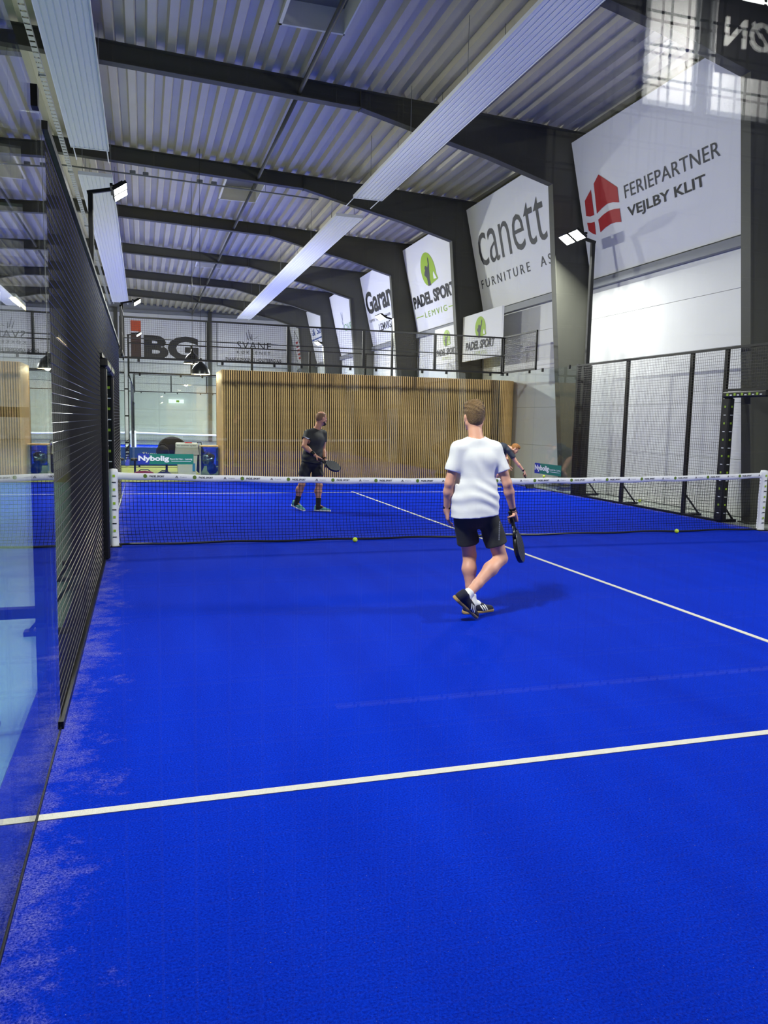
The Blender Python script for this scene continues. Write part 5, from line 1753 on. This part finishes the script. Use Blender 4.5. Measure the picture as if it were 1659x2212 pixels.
sockk = mat('black_sock', srgb(20, 20, 22), 0.9, 0, 0.05, 30)
shoe_navy = mat('navy_suede', srgb(16, 18, 34), 0.8, 0, 0.1, 30)
shoe_teal = mat('teal_knit', srgb(90, 160, 150), 0.7, 0, 0.35, 60)
gum = mat('gum_rubber', srgb(170, 140, 80), 0.6, 0, 0.08)
solew = mat('white_rubber', (0.75, 0.78, 0.76, 1), 0.6, 0, 0.05)
carbon = mat('carbon_frame', srgb(22, 24, 28), 0.25, 0, 0.1)
carbonf = mat('carbon_face', srgb(44, 48, 52), 0.4, 0, 0.15, 60)

# ---- player in white, walking away
J1 = dict(head=(-1.905, -4.075, 1.672), neck=(-1.90, -4.13, 1.515), chest=(-1.90, -4.12, 1.31), pelvis=(-1.895, -4.14, 0.90),
          shL=(-2.055, -4.13, 1.41), shR=(-1.74, -4.15, 1.41), elL=(-2.125, -4.12, 1.115), elR=(-1.632, -4.20, 1.12),
          wrL=(-2.105, -4.03, 0.885), wrR=(-1.535, -4.13, 0.885), hipL=(-1.985, -4.12, 0.87), hipR=(-1.795, -4.16, 0.87),
          knL=(-1.885, -4.04, 0.485), knR=(-1.66, -4.19, 0.475), anL=(-1.895, -4.13, 0.105), anR=(-2.045, -4.37, 0.205),
          heelL=(-1.965, -4.15, 0.0), toeL=(-1.70, -4.10, 0.0), heelR=(-2.165, -4.40, 0.195), toeR=(-1.935, -4.34, 0.0),
          hem=(-1.895, -4.15, 0.842))
RK_B = np.array([-1.560, -4.135, 0.862]); RK_T = np.array([-1.420, -4.12, 0.43])
RK_AX = nrm(RK_T - RK_B)
def hands1(S, J):
    c = RK_B + RK_AX * 0.062
    grip_hand(S, J['wrR'] + V3(0.004, 0, -0.012), c, RK_AX, V3(0.85, -0.35, 0.1), -1)
    loose_hand(S, J['wrL'], V3(0.16, 0.10, -1), V3(0.9, 0.3, 0.1), V3(0.2, 0.95, 0.1))
root, g, HM, body, org = person(dict(J=J1, base=(-1.9, -4.15, 0), fwd=(0.25, 1, 0), hfwd=(0.05, 1, -0.06), hup=(0, 0.05, 1), hands=hands1, skin=skin_a,
    shirt=cotton_w, shorts=grey_short, sockm=sockw, sock=0.055, shoem=shoe_navy, solem=gum, stripes=True, h=0.0065, bulk=0.98,
    backR=(-0.35, -0.45, 0.35), shoeupR=(0.62, -0.22, 0.75), shoeupL=(0, -0.12, 1), backL=(-0.7, -0.5, 0), hem_n=(0.10, 0, -1), short=0.70, sleeve=0.66, fold=0.0065, hemr=0.205,
    label='player in white t-shirt and charcoal shorts walking away with a racket lowered'))
hair_mesh(root, org, {k: np.array(v, float) for k, v in J1.items()}, g, HM, 'short', hair_b)
eyes(root, g, org, iris)
band_on(root, np.array(J1['wrR']) + V3(-0.006, -0.004, 0.012), np.array(J1['wrR']) - np.array(J1['elR']), 0.031, 0.022, black, 'wristband')
band_on(root, np.array(J1['wrL']) + V3(0, -0.004, 0.02), np.array(J1['wrL']) - np.array(J1['elL']), 0.032, 0.028, black, 'wristband')
m = MB()
for i in range(9):
    zz = 0.80 - 0.018 * i
    m.box(-1.752, -1.744, -4.327, -4.322, zz, zz + 0.013)
m.build('shorts_print', girtm, root)['kind'] = 'stuff'
rk = racket(RK_B, RK_AX, (0.80, -0.60, 0.1), 'dark carbon padel racket hanging from the hand of the white shirted player', carbon, carbonf)
MB().tube([tuple(RK_B + RK_AX * 0.0), tuple(RK_B + V3(0.03, -0.045, 0.012)), tuple(np.array(J1['wrR']) + V3(0.03, -0.04, -0.02)), tuple(np.array(J1['wrR']) + V3(0.012, -0.034, 0.004))], 0.003, 6).build('wrist_cord', black, rk)

# ---- player in black beyond the net
J2 = dict(head=(-1.545, 3.47, 1.650), neck=(-1.62, 3.50, 1.475), chest=(-1.66, 3.50, 1.27), pelvis=(-1.70, 3.52, 0.90),
          shL=(-1.50, 3.56, 1.385), shR=(-1.795, 3.43, 1.385), elL=(-1.48, 3.60, 1.09), elR=(-1.885, 3.33, 1.165),
          wrL=(-1.485, 3.42, 0.925), wrR=(-1.715, 3.22, 1.01), hipL=(-1.62, 3.55, 0.87), hipR=(-1.79, 3.48, 0.87),
          knL=(-1.575, 3.47, 0.46), knR=(-1.885, 3.50, 0.47), anL=(-1.60, 3.42, 0.10), anR=(-1.955, 3.60, 0.14),
          heelL=(-1.655, 3.45, 0.0), toeL=(-1.395, 3.31, 0.0), heelR=(-2.02, 3.68, 0.075), toeR=(-1.845, 3.48, 0.0),
          hem=(-1.70, 3.52, 0.86))
R2B = np.array([-1.70, 3.165, 0.955]); R2T = np.array([-1.262, 3.08, 0.755])
R2A = nrm(R2T - R2B)
def hands2(S, J):
    grip_hand(S, J['wrR'] + V3(0.012, -0.012, -0.012), R2B + R2A * 0.062, R2A, V3(-0.2, -0.75, 0.6), -1)
    loose_hand(S, J['wrL'], V3(0.15, -0.5, -0.8), V3(-0.8, 0.1, -0.3), V3(-0.1, -0.5, 0.6))
root, g, HM, body, org = person(dict(J=J2, base=(-1.7, 3.5, 0), fwd=(0.62, -0.78, 0), hfwd=(0.90, 0.36, -0.12), hup=(0.12, 0, 1), hands=hands2, skin=skin_b,
    shirt=black_poly, shorts=mat('black_shorts', srgb(18, 19, 22), 0.75, 0, 0.1, 20), sockm=sockk, sock=0.14, shoem=shoe_teal, solem=solew, stripes=False, h=0.0085, bulk=1.08,
    short=0.62, sleeve=0.50, fold=0.004, hemr=0.190, label='player in black shirt and shorts with teal shoes standing beyond the net'))
hair_mesh(root, org, {k: np.array(v, float) for k, v in J2.items()}, g, HM, 'crop', hair_s)
eyes(root, g, org, iris)
Bd = SDF(np.array(J2['head']) - 0.2, np.array(J2['head']) + 0.2, 0.006)
for s in (-1, 1):
    Bd.cone(g(s * 0.060, 0.01, -0.060), g(s * 0.024, 0.074, -0.096), 0.020, 0.021, 0.02)
Bd.ell(g(0, 0.060, -0.098), (0.036, 0.036, 0.028), HM, 0.02)
link_mesh('beard', Bd.mesh('beard', org, 1), mat('dark_beard', srgb(44, 30, 24), 0.8, 0, 0.2, 90), root)
band_on(root, np.array(J2['wrR']) * 0.82 + np.array(J2['elR']) * 0.18, np.array(J2['wrR']) - np.array(J2['elR']), 0.040, 0.07, black, 'wristband')
band_on(root, np.array(J2['wrL']) * 0.95 + np.array(J2['elL']) * 0.05, np.array(J2['wrL']) - np.array(J2['elL']), 0.034, 0.03, black, 'wristband')
m = MB(); sl_ = np.array(J2['shR']) * 0.65 + np.array(J2['elR']) * 0.35 + V3(-0.02, -0.088, 0)
for k in range(3):
    m.bar(tuple(sl_ + V3(-0.035 + 0.02 * k, 0, 0.012 - 0.012 * k)), tuple(sl_ + V3(0.0 + 0.025 * k, -0.004, 0.006 - 0.012 * k)), 0.004, 0.009)
m.build('sleeve_print', inkw, root)['kind'] = 'stuff'
racket(R2B, R2A, (0.25, -0.62, 0.74), 'black padel racket held across the waist of the bearded player', carbon, carbonf)

# ---- player bending by the far corner
J3 = dict(head=(4.50, 8.00, 0.985), neck=(4.34, 8.06, 1.035), chest=(4.16, 8.10, 1.01), pelvis=(3.80, 8.20, 0.86),
          shL=(4.27, 8.24, 1.02), shR=(4.30, 7.93, 0.95), elL=(4.42, 8.30, 0.76), elR=(4.50, 7.88, 0.66),
          wrL=(4.40, 8.12, 0.56), wrR=(4.70, 7.85, 0.44), hipL=(3.82, 8.30, 0.82), hipR=(3.84, 8.10, 0.80),
          knL=(4.12, 8.36, 0.46), knR=(4.10, 8.00, 0.43), anL=(3.98, 8.42, 0.10), anR=(3.92, 8.02, 0.10),
          heelL=(3.92, 8.44, 0.0), toeL=(4.20, 8.40, 0.0), heelR=(3.86, 8.03, 0.0), toeR=(4.14, 7.98, 0.0),
          hem=(3.88, 8.18, 0.875))
R3B = np.array([4.70, 7.86, 0.36]); R3A = nrm(V3(0.35, -0.25, -0.72))
def hands3(S, J):
    grip_hand(S, J['wrR'], R3B + R3A * 0.06, R3A, V3(0.6, -0.3, 0.5), -1)
    loose_hand(S, J['wrL'], V3(0.2, -0.4, -0.9), V3(0, -0.9, 0.3), V3(0.9, 0, 0.2))
root, g, HM, body, org = person(dict(J=J3, base=(3.95, 8.15, 0), fwd=(0.55, -0.15, -0.85), hfwd=(0.75, -0.25, -0.62), hup=(0.62, 0, 0.75), hands=hands3, skin=skin_a,
    shirt=navy_shirt, shorts=black_poly, sockm=sockw, sock=0.09, shoem=shoe_navy, solem=solew, stripes=False, h=0.0095, bulk=1.0,
    short=0.75, sleeve=0.62, fold=0.003, backL=(-1, 0, 0), backR=(-1, 0, 0), label='brown haired player in slate shirt bending low by the far side glass'))
hair_mesh(root, org, {k: np.array(v, float) for k, v in J3.items()}, g, HM, 'short', hair_r)
eyes(root, g, org, iris)
band_on(root, np.array(J3['wrR']) * 0.93 + np.array(J3['elR']) * 0.07, np.array(J3['wrR']) - np.array(J3['elR']), 0.033, 0.03, black, 'wristband')
racket(R3B, R3A, (0.1, -0.95, 0.3), 'dark padel racket reaching low in the hand of the bending player', carbon, carbonf)
